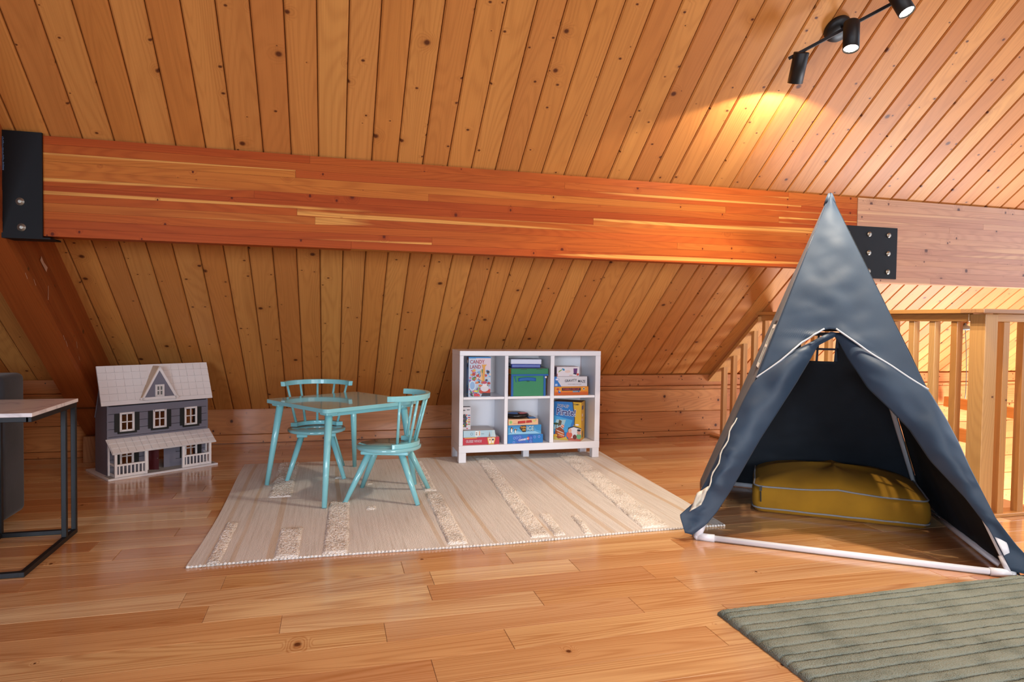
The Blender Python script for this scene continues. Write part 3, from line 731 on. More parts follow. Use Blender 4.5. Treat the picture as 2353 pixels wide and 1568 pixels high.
# ------------------------------------------------------------------ board games
PC = {}
def P_(h, rough=.45):
    if h not in PC: PC[h] = plain('print_'+h.lstrip('#'), h, rough)
    return PC[h]
def text(parent, s_, size, loc, mat, rot=(pi/2, 0, 0), bold=0, sx=1.0, align='CENTER'):
    c_ = bpy.data.curves.new('lettering', 'FONT'); c_.body = s_; c_.size = size; c_.align_x = align; c_.align_y = 'CENTER'; c_.offset = bold; c_.extrude = .0001
    c_.resolution_u = 2; o = bpy.data.objects.new('lettering', c_); COL.objects.link(o); o.parent = parent; o.location = loc; o.rotation_euler = rot; o.scale = (sx, 1, 1); c_.materials.append(mat); return o
def art(parent, items, face='F', dims=(0, 0, 0), name='print'):
    """items: (hex, kind, args) in face coordinates, kinds: r(x0,z0,x1,z1) c(x,z,rx,rz) p([...])"""
    m_ = MB(); mats = []; L_ = .0004
    for i, (hx, kd, a) in enumerate(items):
        m = P_(hx)
        if m not in mats: mats.append(m)
        m_.mi = mats.index(m); e_ = L_+i*.00005
        if kd == 'r': pts = [(a[0], a[1]), (a[2], a[1]), (a[2], a[3]), (a[0], a[3])]
        elif kd == 'c': pts = [(a[0]+a[2]*cos(2*pi*k/14), a[1]+a[3]*sin(2*pi*k/14)) for k in range(14)]
        else: pts = a
        if face == 'F': vs = [(x, -e_, z) for x, z in pts]
        elif face == 'L': vs = [(-e_, dims[1]-x, z) for x, z in pts]
        elif face == 'R': vs = [(dims[0]+e_, x, z) for x, z in pts]
        else: vs = [(x, z, dims[2]+e_) for x, z in pts]
        m_.add(vs, [tuple(range(len(vs)))])
    return m_.build(name, mats, parent)
def gbox(name, label, x, y, z, w_, d_, h_, front, side=None, top=None, rz=0, lid=True, cat='game box', grp=None):
    """box with its near left bottom corner at x, y, z"""
    mb = MB(); mb.box(0, w_, 0, d_, 0, h_)
    mats = [P_(front), P_(side or front), P_(top or front)]
    o = mb.build(name, mats, loc=(x, y, z), rot=(0, 0, rz))
    for f in o.data.polygons:
        n_ = f.normal; f.material_index = 0 if abs(n_.y) > .5 else (1 if abs(n_.x) > .5 else 2)
    bv = o.modifiers.new('b', 'BEVEL'); bv.width = .0012; bv.segments = 1
    return tag(o, label, cat, grp)
fy = sy0+.02; X1 = sx0
G = 'board games in the white shelf'
# standing candy-coloured box
z = .4655; o = gbox('tall_game_box', 'tall candy-coloured game box standing in the upper left compartment', .925, fy, z, .158, .075, .278, '#8fb0cc', '#2b6fa6', '#2a7ab8', grp=G)
random.seed(11)
its = [('#b9c8d8', 'r', (0, 0, .158, .278)), ('#2a80bf', 'r', (0, .268, .158, .278)), ('#d8c4cc', 'p', [(.05, .27), (.156, .27), (.156, .19), (.09, .17)])]
for _ in range(130):
    x_, z_ = random.uniform(.006, .152), random.uniform(.006, .185); r_ = random.uniform(.004, .012)
    its.append((random.choice(['#3d78b8', '#b5372c', '#d8a24a', '#8a5a9c', '#c86a8a', '#5c8f4a', '#7aa8d4', '#e0cfc0', '#3a2a38', '#e07a35']), 'c', (x_, z_, min(r_, x_, .158-x_), r_*.8)))
its += [('#cfe0ee', 'c', (.026, .080, .024, .036)), ('#8fb4dc', 'c', (.026, .080, .018, .028)), ('#d99a3a', 'p', [(.095, .10), (.112, .10), (.115, .21), (.128, .225), (.092, .225), (.1, .20)]),
        ('#e8b47a', 'p', [(.083, .115), (.098, .115), (.094, .16), (.088, .20)]), ('#2a2230', 'p', [(.09, 0.004), (.156, .004), (.156, .03), (.10, .028)]), ('#c43a22', 'p', [(.073, .03), (.154, .026), (.154, .052), (.078, .046)]),
        ('#cf3a4a', 'p', [(.04, .004), (.07, .004), (.074, .022), (.036, .026)]), ('#e8d64a', 'r', (.04, .035, .062, .046)), ('#8cb84a', 'p', [(.06, .03), (.066, .03), (.078, .066), (.068, .066)]),
        ('#d9d4d6', 'c', (.114, .060, .03, .024)), ('#e3dde0', 'c', (.114, .085, .016, .018)), ('#b9455a', 'c', (.112, .100, .018, .010))]
art(o, its)
text(o, 'CANDY', .036, (.060, -.0022, .243), P_('#a23a4e'), bold=.0006, sx=.82); text(o, 'LAND', .036, (.047, -.0022, .208), P_('#a23a4e'), bold=.0006, sx=.82)
art(o, [('#7a3a2a', 'r', (.01, .235, .065, .275)), ('#e8d0b8', 'c', (.037, .245, .02, .012)), ('#241c22', 'c', (.037, .215, .022, .014)), ('#5a5070', 'c', (.037, .05, .024, .02)), ('#c7b7d0', 'r', (.03, .08, .045, .19)), ('#d8b858', 'c', (.037, .015, .015, .008))], 'L', (.158, .075, .278))
# fabric bin with lid, zip and handle
bn = empty('storage_bin', (1.226, fy-.012, .4655))
bw, bd, bh = .272, .25, .197
mb = MB(); mb.box(0.01, bw-.01, 0, bd, 0, bh-.045, ch=.003); o = mb.build('bin_body', [P_('#3a8a5f', .7), P_('#c4711c', .7)], bn)
for f in o.data.polygons: f.material_index = 1 if abs(f.normal.x) > .8 else 0
mb = MB(); mb.box(0, bw+.004, -.006, bd, bh-.044, bh, ch=.004); o = mb.build('bin_lid', [P_('#2f8058', .7), P_('#c4711c', .7), P_('#a8a098', .7)], bn)
for f in o.data.polygons: f.material_index = 1 if f.normal.x < -.8 else (2 if f.normal.z > .8 else 0)
for nm, bx in (('trim_band', (0.001, bw+.005, -.009, -.004, bh-.052, bh-.040)), ('trim_band', (.002, .018, -.004, .004, 0, bh-.052)), ('trim_band', (bw-.030, bw-.014, -.004, .004, 0, bh-.052))):
    mb = MB(); mb.box(*bx, ch=.0015); mb.build(nm, P_('#1d5fa8', .6), bn)
mb = MB(); mb.grid(lambda u, v: (.055+.13*u, -.004-.010*sin(pi*u), bh-.092+.024*v+.006*sin(pi*u)), 12, 2); o = mb.build('handle', P_('#1f62ad', .6), bn); sd = o.modifiers.new('s', 'SOLIDIFY'); sd.thickness = .003
mb = MB(); mb.tube([(bw-.016, -.006, bh-.062), (bw-.016, -.012, bh-.062)], .007, 10); mb.build('zip_pull', P_('#e8d8cc'), bn)
mb = MB(); mb.tube([(.03, -.008, bh-.055), (.038, -.010, bh-.095)], .003, 6); mb.build('zip_cord', P_('#2a86c4'), bn)
mb = MB(); mb.lathe([(.008, 0), (.011, .0012), (.014, 0)], 20, Matrix.Translation((.127, -.001, .115)) @ Matrix.Rotation(pi/2, 4, 'X')); mb.build('ring_print', P_('#2f7450'), bn)
mb = MB()
for x0_ in (.07, .185): mb.box(x0_, x0_+.045, -.0068, -.0062, bh-.008, bh-.003)
mb.build('lid_seam', P_('#1c5238'), bn)
tag(bn, 'green fabric storage bin with blue trim and orange sides in the upper middle compartment', 'bin')
cs = empty('plastic_case', (1.236, fy+.03, .6645), radians(-7))
mb = MB(); mb.box(.006, .216, .004, .15, 0, .026, ch=.004); mb.build('case_base', plain('blue_plastic', '#0f3a9a', .3), cs)
mb = MB(); mb.box(0, .222, 0, .155, .0262, .062, ch=.006); mb.build('case_lid', plain('pale_plastic', '#c3c8dd', .3), cs)
tag(cs, 'white and blue plastic case lying on the green bin', 'case')
# upper right stack
z = .4655
o = gbox('flat_game_box', 'orange game box at the bottom of the upper right stack', 1.556, fy, z, .262, .20, .063, '#d9781c', '#8a4a1c', '#c8923a', grp=G)
art(o, [('#dd8e1e', 'r', (.004, .03, .258, .062)), ('#c95a1c', 'r', (.004, .002, .258, .022)), ('#b8382a', 'p', [(.012, .045), (.026, .054), (.038, .045), (.026, .036)]), ('#2f5fae', 'c', (.038, .026, .009, .012)), ('#e8e4e0', 'c', (.041, .031, .004, .005)), ('#2c2430', 'r', (.056, .033, .202, .054)), ('#7a8fa0', 'r', (.14, .021, .196, .032)), ('#3a5a88', 'c', (.186, .027, .006, .005)), ('#e8e6da', 'c', (.226, .046, .008, .009)), ('#23383a', 'c', (.226, .046, .0055, .0065))])
text(o, 'MARBLE CIRCUIT', .018, (.129, -.002, .0435), P_('#c2402e'), bold=.0002, sx=.92)
z += .0635
o = gbox('flat_game_box', 'pale grey and blue game box with jagged black title in the upper right stack', 1.551, fy+.001, z, .262, .20, .072, '#cfccd0', '#1e5aa8', '#b5b2b8', grp=G)
art(o, [('#1f6fba', 'p', [(0, 0), (.058, 0), (.03, .04), (.02, .072), (0, .072)]), ('#8f9cc8', 'c', (.026, .052, .016, .009)), ('#e6e8f2', 'c', (.026, .052, .011, .004)), ('#e4eaf4', 'r', (.01, .014, .028, .019)), ('#e4eaf4', 'r', (.009, .006, .028, .010)), ('#26262c', 'r', (.256, .0, .262, .072))])
text(o, 'GRAVITY', .026, (.128, -.0016, .042), P_('#1c1c22'), rot=(pi/2, radians(-3), 0), bold=.0002, sx=.88)
text(o, 'MAZE', .026, (.213, -.0016, .036), P_('#1c1c22'), rot=(pi/2, radians(3), 0), bold=.0002, sx=.86)
text(o, 'FALLING MARBLE LOGIC GAME', .0075, (.158, -.0016, .016), P_('#6a6a74'), sx=1.0)
z += .0725
o = gbox('small_game_box', 'small white box with a purple patch on top of the upper right stack', 1.575, fy+.006, z, .172, .12, .070, '#d9d3d8', '#8a8090', '#d4c4c4', grp=G)
art(o, [('#5c2c6a', 'p', [(.126, .058), (.157, .058), (.153, .022), (.128, .022)]), ('#24243c', 'p', [(.128, .024), (.152, .022), (.147, .012), (.124, .018)]), ('#8aa04a', 'p', [(.010, .028), (.036, .044), (.040, .054), (.014, .040)]), ('#2c80ae', 'p', [(.036, .060), (.056, .056), (.060, .044), (.046, .042)]), ('#d8c0b8', 'c', (.082, .036, .022, .010)), ('#c24a3c', 'c', (.160, .014, .010, .009)), ('#c24a3c', 'r', (0, 0, .005, .02)), ('#d4b0a0', 'r', (.095, .005, .12, .011))])
art(o, [('#4a2a5a', 'r', (.04, .012, .09, .062)), ('#a83a30', 'r', (.005, .0, .018, .025))], 'L', (.172, .12, .070))
# lower left
z = .1285
o = gbox('flat_game_box', 'red game box with white bubble lettering at the bottom of the lower left compartment', .889, fy-.004, z, .262, .21, .052, '#b8283a', '#8f1f2c', '#c8a8a0', grp=G)
art(o, [('#e0a83a', 'r', (.012, .047, .10, .052)), ('#d8ae50', 'r', (.175, .002, .232, .05)), ('#b8283a', 'p', [(.172, .05), (.172, 0), (.184, 0)]), ('#b8283a', 'p', [(.236, .05), (.236, 0), (.222, 0)]), ('#e8dcd0', 'p', [(.182, .046), (.200, .048), (.202, .01), (.188, .006)]), ('#e8dcd0', 'p', [(.206, .047), (.226, .047), (.220, .008), (.206, .012)]), ('#2a2430', 'c', (.215, .034, .007, .007)), ('#c77a5a', 'c', (.193, .034, .006, .007))])
text(o, 'GUESS WHO?', .024, (.078, -.0012, .025), P_('#d8ccd2'), bold=.0010, sx=.78); text(o, 'GUESS WHO?', .024, (.078, -.002, .025), P_('#b84a5c'), bold=-.0003, sx=.78)
z += .0525
o = gbox('flat_game_box', 'light blue game box lying on the red box', .893, fy-.002, z, .225, .20, .048, '#a9c6d2', '#3f7a9a', '#b0a8a8', grp=G)
art(o, [('#6a8fa4', 'c', (.058, .024, .009, .010)), ('#a9c6d2', 'c', (.058, .024, .006, .007)), ('#e6e2dc', 'r', (.084, .006, .104, .044)), ('#3a3a40', 'r', (.088, .028, .098, .034)), ('#3a3a40', 'r', (.088, .016, .098, .022)), ('#e6e2dc', 'r', (.106, .010, .120, .044)), ('#c8742c', 'r', (.112, .012, .117, .043)), ('#5f7884', 'r', (.126, .022, .148, .025)), ('#8a7868', 'p', [(.180, .004), (.192, .004), (.186, .040)])])
mb = MB(); mb.add([(.200, -.001, 0), (.232, -.001, -.0), (.222, -.001, .046), (.205, -.001, .046)], [(0, 1, 2, 3)]); q = mb.build('flap', P_('#b8ccd0'), o); sd = q.modifiers.new('s', 'SOLIDIFY'); sd.thickness = .001
z += .0485
o = gbox('dotted_game_box', 'narrow white box with coloured dots and bars leaning in the lower left corner', .889, fy+.03, z+.001, .062, .05, .160, '#c9c4c8', '#8f8a90', '#5a5058', grp=G)
its = [('#3a3a40', 'p', [(.002, .022), (.030, .018), (.034, .085), (.022, .112), (.002, .108)])]
for x_, z_, c_ in ((.008, .078, '#9a5a80'), (.008, .050, '#7a6a9a'), (.010, .030, '#c8b85a'), (.032, .104, '#b83a34'), (.033, .082, '#1f62a8'), (.033, .060, '#d8b030'), (.034, .038, '#c43a3a'), (.020, .090, '#15151a'), (.02, .062, '#15151a'), (.020, .040, '#3a6a4a')): its.append((c_, 'c', (x_, z_, .0052, .0062)))
for i, c_ in enumerate(('#3a74a8', '#a82c50', '#d0902a', '#b8441c', '#6a8a2a')): its.append((c_, 'r', (.041, .098-.0155*i, .057, .106-.0155*i)))
its += [('#b8303c', 'c', (.036, .010, .006, .004)), ('#5a5a62', 'r', (.006, .134, .022, .142)), ('#5a5a62', 'r', (.032, .138, .054, .144))]
art(o, its)
# lower middle
z = .1285
o = gbox('flat_game_box', 'royal blue game box at the bottom of the lower middle compartment', 1.212, fy-.004, z, .262, .21, .062, '#1c72b8', '#174f8a', '#9a9ab0', grp=G)
its = [('#3a62b8', 'p', [(.03, .06), (.10, .06), (.14, .002), (.07, .002)]), ('#2c58b0', 'r', (.15, .002, .185, .058))]
for x_, z_ in ((.048, .038), (.066, .040), (.088, .044), (.045, .008), (.20, .042), (.17, .035), (.17, .010), (.232, .044)): its += [('#7f9adf', 'c', (x_, z_, .0085, .0095)), ('#2f68b8', 'c', (x_, z_, .0058, .0065))]
its += [('#c8443c', 'c', (.150, .034, .009, .012))]
art(o, its); text(o, 'CONNECT', .017, (.113, -.0020, .026), P_('#e4e2ea'), rot=(pi/2, radians(-7), 0), bold=.0006, sx=.82); text(o, '4', .019, (.150, -.0022, .033), P_('#e8b0a0'), bold=.0004)
z += .0625
o = gbox('flat_game_box', 'ice-blue penguin game box in the middle of the lower middle stack', 1.213, fy-.002, z, .248, .20, .066, '#4f9ac8', '#2a6a9a', '#6fb0d4', rz=radians(1), grp=G)
its = [('#8cc0de', 'p', [(.0, .004), (.24, .004), (.20, .022), (.10, .018), (.05, .028)]), ('#2f80b8', 'r', (.0, .05, .248, .066)), ('#2f84bc', 'p', [(.19, .06), (.246, .06), (.246, .02), (.21, .03)])]
for x_, z_, s_ in ((.026, .034, 1.), (.054, .026, .8)):
    its += [('#1c2230', 'c', (x_, z_, .009*s_, .022*s_)), ('#1c2230', 'p', [(x_+.004, z_+.01), (x_+.016, z_+.016), (x_+.006, z_-.002)]), ('#dfe3e8', 'c', (x_+.001, z_-.004, .006*s_, .015*s_)), ('#d8923a', 'c', (x_+.002, z_+.012*s_, .004, .004))]
its += [('#241a14', 'p', [(.084, .046), (.096, .064), (.134, .064), (.134, .018), (.110, .016)])]
art(o, its); text(o, 'THIN', .020, (.112, -.0024, .050), P_('#d0902a'), bold=.0006, sx=.9); text(o, 'ON', .016, (.117, -.0024, .032), P_('#e0a83a'), bold=.0006)
text(o, 'ICE', .044, (.166, -.0022, .040), P_('#15242e'), bold=.0022, sx=.85); text(o, 'ICE', .044, (.165, -.0028, .041), P_('#c4e2ec'), bold=.0004, sx=.85)
z += .0665
o = gbox('flat_game_box', 'peach-coloured game box with red title under the round toy', 1.216, fy, z, .222, .19, .043, '#dcb088', '#b88a64', '#cfa27c', rz=radians(1), grp=G)
art(o, [('#a8c878', 'c', (.018, .022, .012, .013)), ('#88b064', 'c', (.018, .022, .008, .009)), ('#a32a24', 'p', [(.068, .010), (.126, .013), (.126, .032), (.070, .029)]), ('#a32a24', 'p', [(.131, .014), (.176, .017), (.172, .035), (.131, .032)]), ('#b8c86a', 'c', (.193, .028, .010, .006)), ('#b84a34', 'c', (.205, .034, .003, .003)), ('#a88468', 'r', (.036, .011, .062, .014))])
text(o, 'SHARK BITE', .016, (.122, -.0020, .0225), P_('#d8382c'), rot=(pi/2, radians(-2), 0), bold=.0003, sx=.98)
z += .0435
ds = empty('round_toy', (1.300, fy+.10, z+.002))
mb = MB(); mb.lathe([(.001, 0), (.075, 0), (.090, .008), (.093, .018), (.086, .028), (.030, .034), (.001, .034)], 40); fixn(mb.build('toy_body', plain('black_plastic', '#101012', .3), ds))
for i, c_ in enumerate(('#b83a34', '#2f7a4a', '#c8962a', '#2a5fa8')):
    m_ = MB(); vs = []
    for k in range(9):
        a = radians(-90+i*90+6+78*k/8)
        for r, zz_ in ((.032, .0348), (.082, .0296)): vs.append((r*cos(a), r*sin(a), zz_+.002))
    m_.add(vs, [(2*k, 2*k+1, 2*k+3, 2*k+2) for k in range(8)]); q = fixn(m_.build('button', plain('button_'+c_[1:], c_, .35), ds)); q['label'] = ('red', 'green', 'yellow', 'blue')[i]+' quarter button'
tag(ds, 'round black electronic toy with four coloured buttons on the lower middle stack', 'toy')
mb = MB(); mb.box(0, .05, 0, .07, 0, .006); tag(mb.build('blue_card', P_('#1f5f9c'), loc=(1.372, fy+.012, z+.0008)), 'small blue card lying beside the round toy', 'card')
# lower right standing box
yw, yh, yd = .203, .283, .145
o = gbox('tall_game_box', 'yellow and blue pirate game box standing in the lower right compartment', 1.590, sy0+.120, .1285, yw, yd, yh, '#d2a416', '#cf9a1e', '#6a3a1c', rz=radians(-32), grp=G)
its = [('#1f6fb4', 'p', [(0, .0), (.205*.5, .0), (.15, .12), (.152, .16), (.136, .283), (0, .283)]), ('#3f9ace', 'p', [(0, .06), (.11, .06), (.14, .15), (0, .18)]), ('#9fc0c8', 'p', [(0, .08), (.07, .08), (.09, .15), (.02, .15)]), ('#c8a83a', 'p', [(0, 0), (.108, 0), (.09, .035), (0, .04)]), ('#b8b060', 'r', (0, .005, .05, .02)),
       ('#2a4a2a', 'c', (.018, .118, .02, .008)), ('#4a3a20', 'p', [(.014, .06), (.020, .06), (.020, .12), (.015, .12)]), ('#5a4a30', 'p', [(.03, .10), (.055, .11), (.06, .14), (.04, .15)]),
       ('#8a3f1c', 'p', [(.01, .03), (.035, .008), (.085, .022), (.078, .072), (.045, .098), (.012, .078)]), ('#b8622c', 'p', [(.022, .052), (.074, .036), (.080, .048), (.028, .066)]), ('#c8743a', 'p', [(.035, .028), (.078, .018), (.084, .028), (.038, .040)]), ('#e4ddd0', 'p', [(.018, .070), (.074, .050), (.076, .053), (.020, .074)]), ('#e4ddd0', 'p', [(.030, .046), (.082, .030), (.083, .033), (.031, .049)]),
       ('#d8622c', 'p', [(.052, .100), (.070, .086), (.080, .104), (.062, .116)]), ('#e4ddd0', 'p', [(.056, .108), (.076, .094), (.078, .097), (.058, .112)]), ('#d8a42c', 'c', (.016, .032, .012, .010)), ('#c8342c', 'p', [(.060, .016), (.074, .020), (.072, .034)]), ('#244a9a', 'p', [(.076, .022), (.092, .028), (.084, .038)]),
       ('#2a2a2e', 'p', [(.110, 0), (.118, 0), (.118, .088), (.150, .100), (.205, .088), (.205, .095), (.150, .108), (.108, .094), (.104, .04)]), ('#d9d6d8', 'p', [(.118, 0), (.203, 0), (.203, .088), (.150, .100), (.118, .088)]), ('#b8604a', 'r', (.110, 0, .203, .020)), ('#cf5a44', 'c', (.118, .042, .022, .024)), ('#6aa878', 'c', (.188, .034, .018, .020)), ('#d8a48c', 'c', (.122, .072, .013, .017)), ('#c8937c', 'c', (.188, .064, .014, .018)), ('#22202a', 'c', (.188, .079, .014, .008)), ('#6a2a1c', 'c', (.158, .028, .015, .018)), ('#e4dfe0', 'c', (.174, .118, .014, .006)), ('#33333c', 'p', [(.136, .283), (.142, .283), (.158, .165), (.156, .11), (.150, .11), (.152, .165)])]
art(o, its)
text(o, 'POP-UP', .030, (.068, -.0030, .250), P_('#dfe6f2'), rot=(pi/2, radians(3), 0), bold=.0016, sx=.85); text(o, 'POP-UP', .030, (.068, -.0038, .250), P_('#1c2450'), rot=(pi/2, radians(3), 0), bold=.0003, sx=.85)
text(o, 'Pirate!', .066, (.092, -.0032, .205), P_('#dfe6f2'), rot=(pi/2, radians(3), 0), bold=.0040, sx=.84); text(o, 'Pirate!', .066, (.092, -.0042, .205), P_('#27306e'), rot=(pi/2, radians(3), 0), bold=.0016, sx=.84)
text(o, 'TOMY', .016, (.166, -.0032, .266), P_('#3a2a14'), bold=.0004)
art(o, [('#4a4a6a', 'r', (.02, .225, .08, .255)), ('#e0c8b8', 'r', (.025, .175, .07, .195)), ('#d8b4a4', 'r', (.02, .145, .06, .160)), ('#3a4a5a', 'r', (.045, .018, .075, .065))], 'R', (yw, yd, yh))

# ------------------------------------------------------------------ dollhouse
DH = empty('dollhouse', (-1.273, 4.441, 0), radians(33.8))
M_dg = plain('dollhouse_grey_siding', '#6f6b76', .6, bump=.05)
M_dw = plain('dollhouse_white', '#e3dad6', .5, bump=.05)
M_dt = plain('dollhouse_tan_stain', '#c9ae93', .6)
M_db = plain('dollhouse_black', '#12120f', .5)
M_dr = plain('dollhouse_red_door', '#4a1013', .35)
M_din = plain('dollhouse_interior', '#5a3a22', .8)
def dp(name, mat, *bx, par=DH, ch=0): m_ = MB(); m_.box(*bx, ch=ch); return m_.build(name, mat, par)
YF = .102; YBk = .31
dp('base_board', M_dw, -.012, .652, -.004, .40, 0, .012, ch=.001)
# side walls: pentagon (y, z)
for x0_, x1_ in ((.016, .026), (.622, .632)):
    m_ = MB(); pg = [(YF+.003, .012), (YBk, .012), (YBk, .35), (.175, .655), (YF+.003, .44)]
    vs = [(x_, y_, z_) for x_ in (x0_, x1_) for y_, z_ in pg]; n = 5
    m_.add(vs, [tuple(range(5)), tuple(range(5, 10))[::-1]]+[(i, i+5, (i+1) % 5+5, (i+1) % 5) for i in range(5)])
    fixn(m_.build('side_wall', M_dg, DH))
dp('floor_panel', M_din, .026, .622, YF+.012, YBk-.01, .205, .213)
dp('floor_panel', M_din, .026, .622, YF+.012, YBk-.01, .4, .407)
dp('partition', M_din, .24, .246, YF+.012, YBk-.03, .012, .40); dp('partition', M_din, .42, .426, YF+.012, YBk-.03, .012, .40)
holes = [(.090, .166, .280, .391), (.284, .358, .281, .391), (.480, .554, .279, .391), (.090, .162, .066, .176), (.250, .355, .012, .176), (.480, .554, .066, .176)]
nrow = 9; zt_ = .436
for i in range(nrow):
    za = .012+(zt_-.012)*i/nrow; zb = .012+(zt_-.012)*(i+1)/nrow
    m_ = MB(); levels = sorted({za, zb}|{h_[2] for h_ in holes if za < h_[2] < zb}|{h_[3] for h_ in holes if za < h_[3] < zb})
    for l0, l1 in zip(levels[:-1], levels[1:]):
        x = .016; mid_ = (l0+l1)/2
        for h_ in sorted([h_ for h_ in holes if h_[2] <= mid_ <= h_[3]]): m_.box(x, h_[0], YF, YF+.012, l0+(.0014 if l0 == za else 0), l1-(.0014 if l1 == zb else 0)); x = h_[1]
        m_.box(x, .632, YF, YF+.012, l0+(.0014 if l0 == za else 0), l1-(.0014 if l1 == zb else 0))
    q = m_.build('clapboard', M_dg, DH); q.location.y = -.0006*(i % 2)
M_jt = plain('siding_joint', '#34303a', .8)
for bx_ in ((.026, .090, .012, .436), (.166, .25, .012, .436), (.358, .480, .012, .436), (.554, .622, .012, .436), (.090, .166, .176, .280), (.284, .358, .18, .281), (.480, .554, .176, .279)):
    dp('wall_lining', M_jt, bx_[0], bx_[1], YF+.0122, YF+.014, bx_[2], bx_[3])
def dwin(x0_, x1_, z0_, z1_, y_=YF, par=DH, sh=True, sill=True):
    m_ = MB(); t_ = .0075; e_ = .006; a, b_ = y_-e_, y_+.003
    for bx in ((x0_-.004, x0_+t_, z0_-.004, z1_+.004), (x1_-t_, x1_+.004, z0_-.004, z1_+.004), (x0_, x1_, z0_-.004, z0_+t_), (x0_, x1_, z1_-t_, z1_+.004), ((x0_+x1_)/2-.003, (x0_+x1_)/2+.003, z0_, z1_), (x0_, x1_, (z0_+z1_)/2-.003, (z0_+z1_)/2+.003)): m_.box(bx[0], bx[1], a, b_, bx[2], bx[3])
    f_ = m_.build('window_frame', M_dw, par)
    if sh:
        for xa in (x0_-.004-.030, x1_+.004):
            m_ = MB(); m_.box(xa+.0005, xa+.0295, y_-.005, y_-.0005, z0_-.004, z1_+.0, ch=.001)
            for k in range(3): m_.box(xa+.004+k*.008, xa+.008+k*.008, y_-.006, y_-.0045, z0_+.004, z1_-.008)
            m_.build('shutter', M_db, par)
    if sill:
        m_ = MB(); m_.box(x0_-.016, x1_+.016, y_-.011, y_-.0005, z0_-.016, z0_-.0045, ch=.001); m_.build('window_box', M_db, par)
for h_ in holes:
    if h_[0] == .250: continue
    dwin(*h_, sill=h_[2] > .2)
# red door standing open and its casing
m_ = MB(); m_.box(0, .058, 0, .006, 0, .155, ch=.0008); m_.box(.010, .048, -.001, .007, .09, .14); m_.box(.010, .048, -.001, .007, .02, .075)
d_ = m_.build('door', M_dr, DH, loc=(.254, YF-.006, .013), rot=(0, 0, radians(-42)))
m_ = MB(); m_.lathe([(.001, 0), (.003, .002), (.003, .004), (.001, .006)], 8, Matrix.Translation((.053, -.001, .075)) @ Matrix.Rotation(pi/2, 4, 'X')); m_.build('door_knob', M_bolt, d_)
dp('door_casing', M_dw, .246, .252, YF-.004, YF+.002, .012, .176); dp('door_panel', M_dg, .345, .420, YF-.003, YF-.0005, .013, .170)
dp('porch_floor', plain('porch_boards', '#a39d98', .6), .0, .640, 0.002, YF, .012, .0135)
# porch posts and balustrades
for x_ in (.027, .198, .424, .597):
    dp('porch_post', M_dw, x_, x_+.014, .004, .018, .0135, .168)
dp('porch_post', M_dw, .018, .027, YF-.012, YF-.001, .0135, .215); dp('porch_post', M_dw, .613, .622, YF-.012, YF-.001, .0135, .215)
dp('porch_beam', M_dw, .027, .611, .006, .016, .158, .168)
for (a, b_) in ((.041, .198), (.438, .597)):
    m_ = MB(); m_.box(a, b_, .006, .016, .080, .091); m_.build('porch_rail', M_dw, DH)
    m_ = MB(); m_.box(a, b_, .006, .016, .014, .030); m_.build('porch_rail', M_dw, DH)
    n = 7
    for k in range(n): x_ = a+(b_-a)*(k+.62)/(n+.25); dp('porch_baluster', M_dw, x_-.0035, x_+.0035, .008, .014, .030, .080)
for x_ in (.028, .600):
    dp('porch_rail', M_dw, x_, x_+.008, .018, YF-.001, .080, .090); dp('porch_rail', M_dw, x_, x_+.008, .018, YF-.001, .014, .028)
# roofs
def plane_roof(name, p00, p10, p01, p11, t, mat, par=DH):
    p = [Vector(q) for q in (p00, p10, p11, p01)]; n_ = (p[1]-p[0]).cross(p[3]-p[0]).normalized()*t
    m_ = MB(); m_.add(p+[q-n_ for q in p], [(0, 1, 2, 3), (7, 6, 5, 4), (0, 4, 5, 1), (1, 5, 6, 2), (2, 6, 7, 3), (3, 7, 4, 0)]); return fixn(m_.build(name, mat, par))
def shingles(roof, p00, p10, p01, nc, nr, skip=None, hv=None):
    p00, p10, p01 = Vector(p00), Vector(p10), Vector(p01); U = p10-p00; V = p01-p00; n_ = U.cross(V).normalized(); ul, vl = U.normalized(), V.normalized()
    w_ = U.length/nc; h_ = V.length/nr; src_ = None
    R_ = Matrix((ul, vl, n_)).transposed()
    for j in range(nr):
        for i in range(nc):
            u, v = (i+.5)/nc, (j+.5)/nr
            if skip and skip(u, v): continue
            if src_ is None:
                m_ = MB(); g = .0011; a, b_ = w_/2-g, h_/2-.0004
                m_.add([(-a, -b_, .0002), (a, -b_, .0002), (a, b_, .0002), (-a, b_, .0002), (-a, -b_+g*.5, .0036), (a, -b_+g*.5, .0036), (a, b_, .0008), (-a, b_, .0008)], [(4, 5, 6, 7), (0, 1, 5, 4), (1, 2, 6, 5), (2, 3, 7, 6), (3, 0, 4, 7)])
                src_ = m_.build('shingle', M_dw, roof); s_ = src_
            else: s_ = link_copy(src_, roof)
            s_.location = p00+U*u+V*v+n_*random.uniform(0, .0006); s_.rotation_euler = R_.to_euler()
YR_, ZR_ = .163, .684; YE, ZE = .072, .447
rfm = plane_roof('roof_front', (-.023, YE, ZE), (.65, YE, ZE), (-.023, YR_, ZR_), (.65, YR_, ZR_), .008, M_dw)
vf = Vector((0, YR_-YE, ZR_-ZE)); st = .10
shingles(rfm, (-.023, YE+vf.y*st, ZE+vf.z*st), (.65, YE+vf.y*st, ZE+vf.z*st), (-.023, YR_, ZR_), 14, 5, skip=lambda u, v: abs(u-.49) < .17*(1-v)+.012)
m_ = MB(); m_.add([(.135, YE+vf.y*st-.0006, ZE+vf.z*st), (.235, YE+vf.y*st-.0006, ZE+vf.z*st), (.29, YR_-.0006, ZR_-.001), (.225, YR_-.0006, ZR_-.001)], [(0, 1, 2, 3)]); 
plane_roof('roof_back', (.636, YBk+.004, .352), (.012, YBk+.004, .352), (.636, YR_+.010, ZR_-.004), (.012, YR_+.010, ZR_-.004), .006, M_dg)
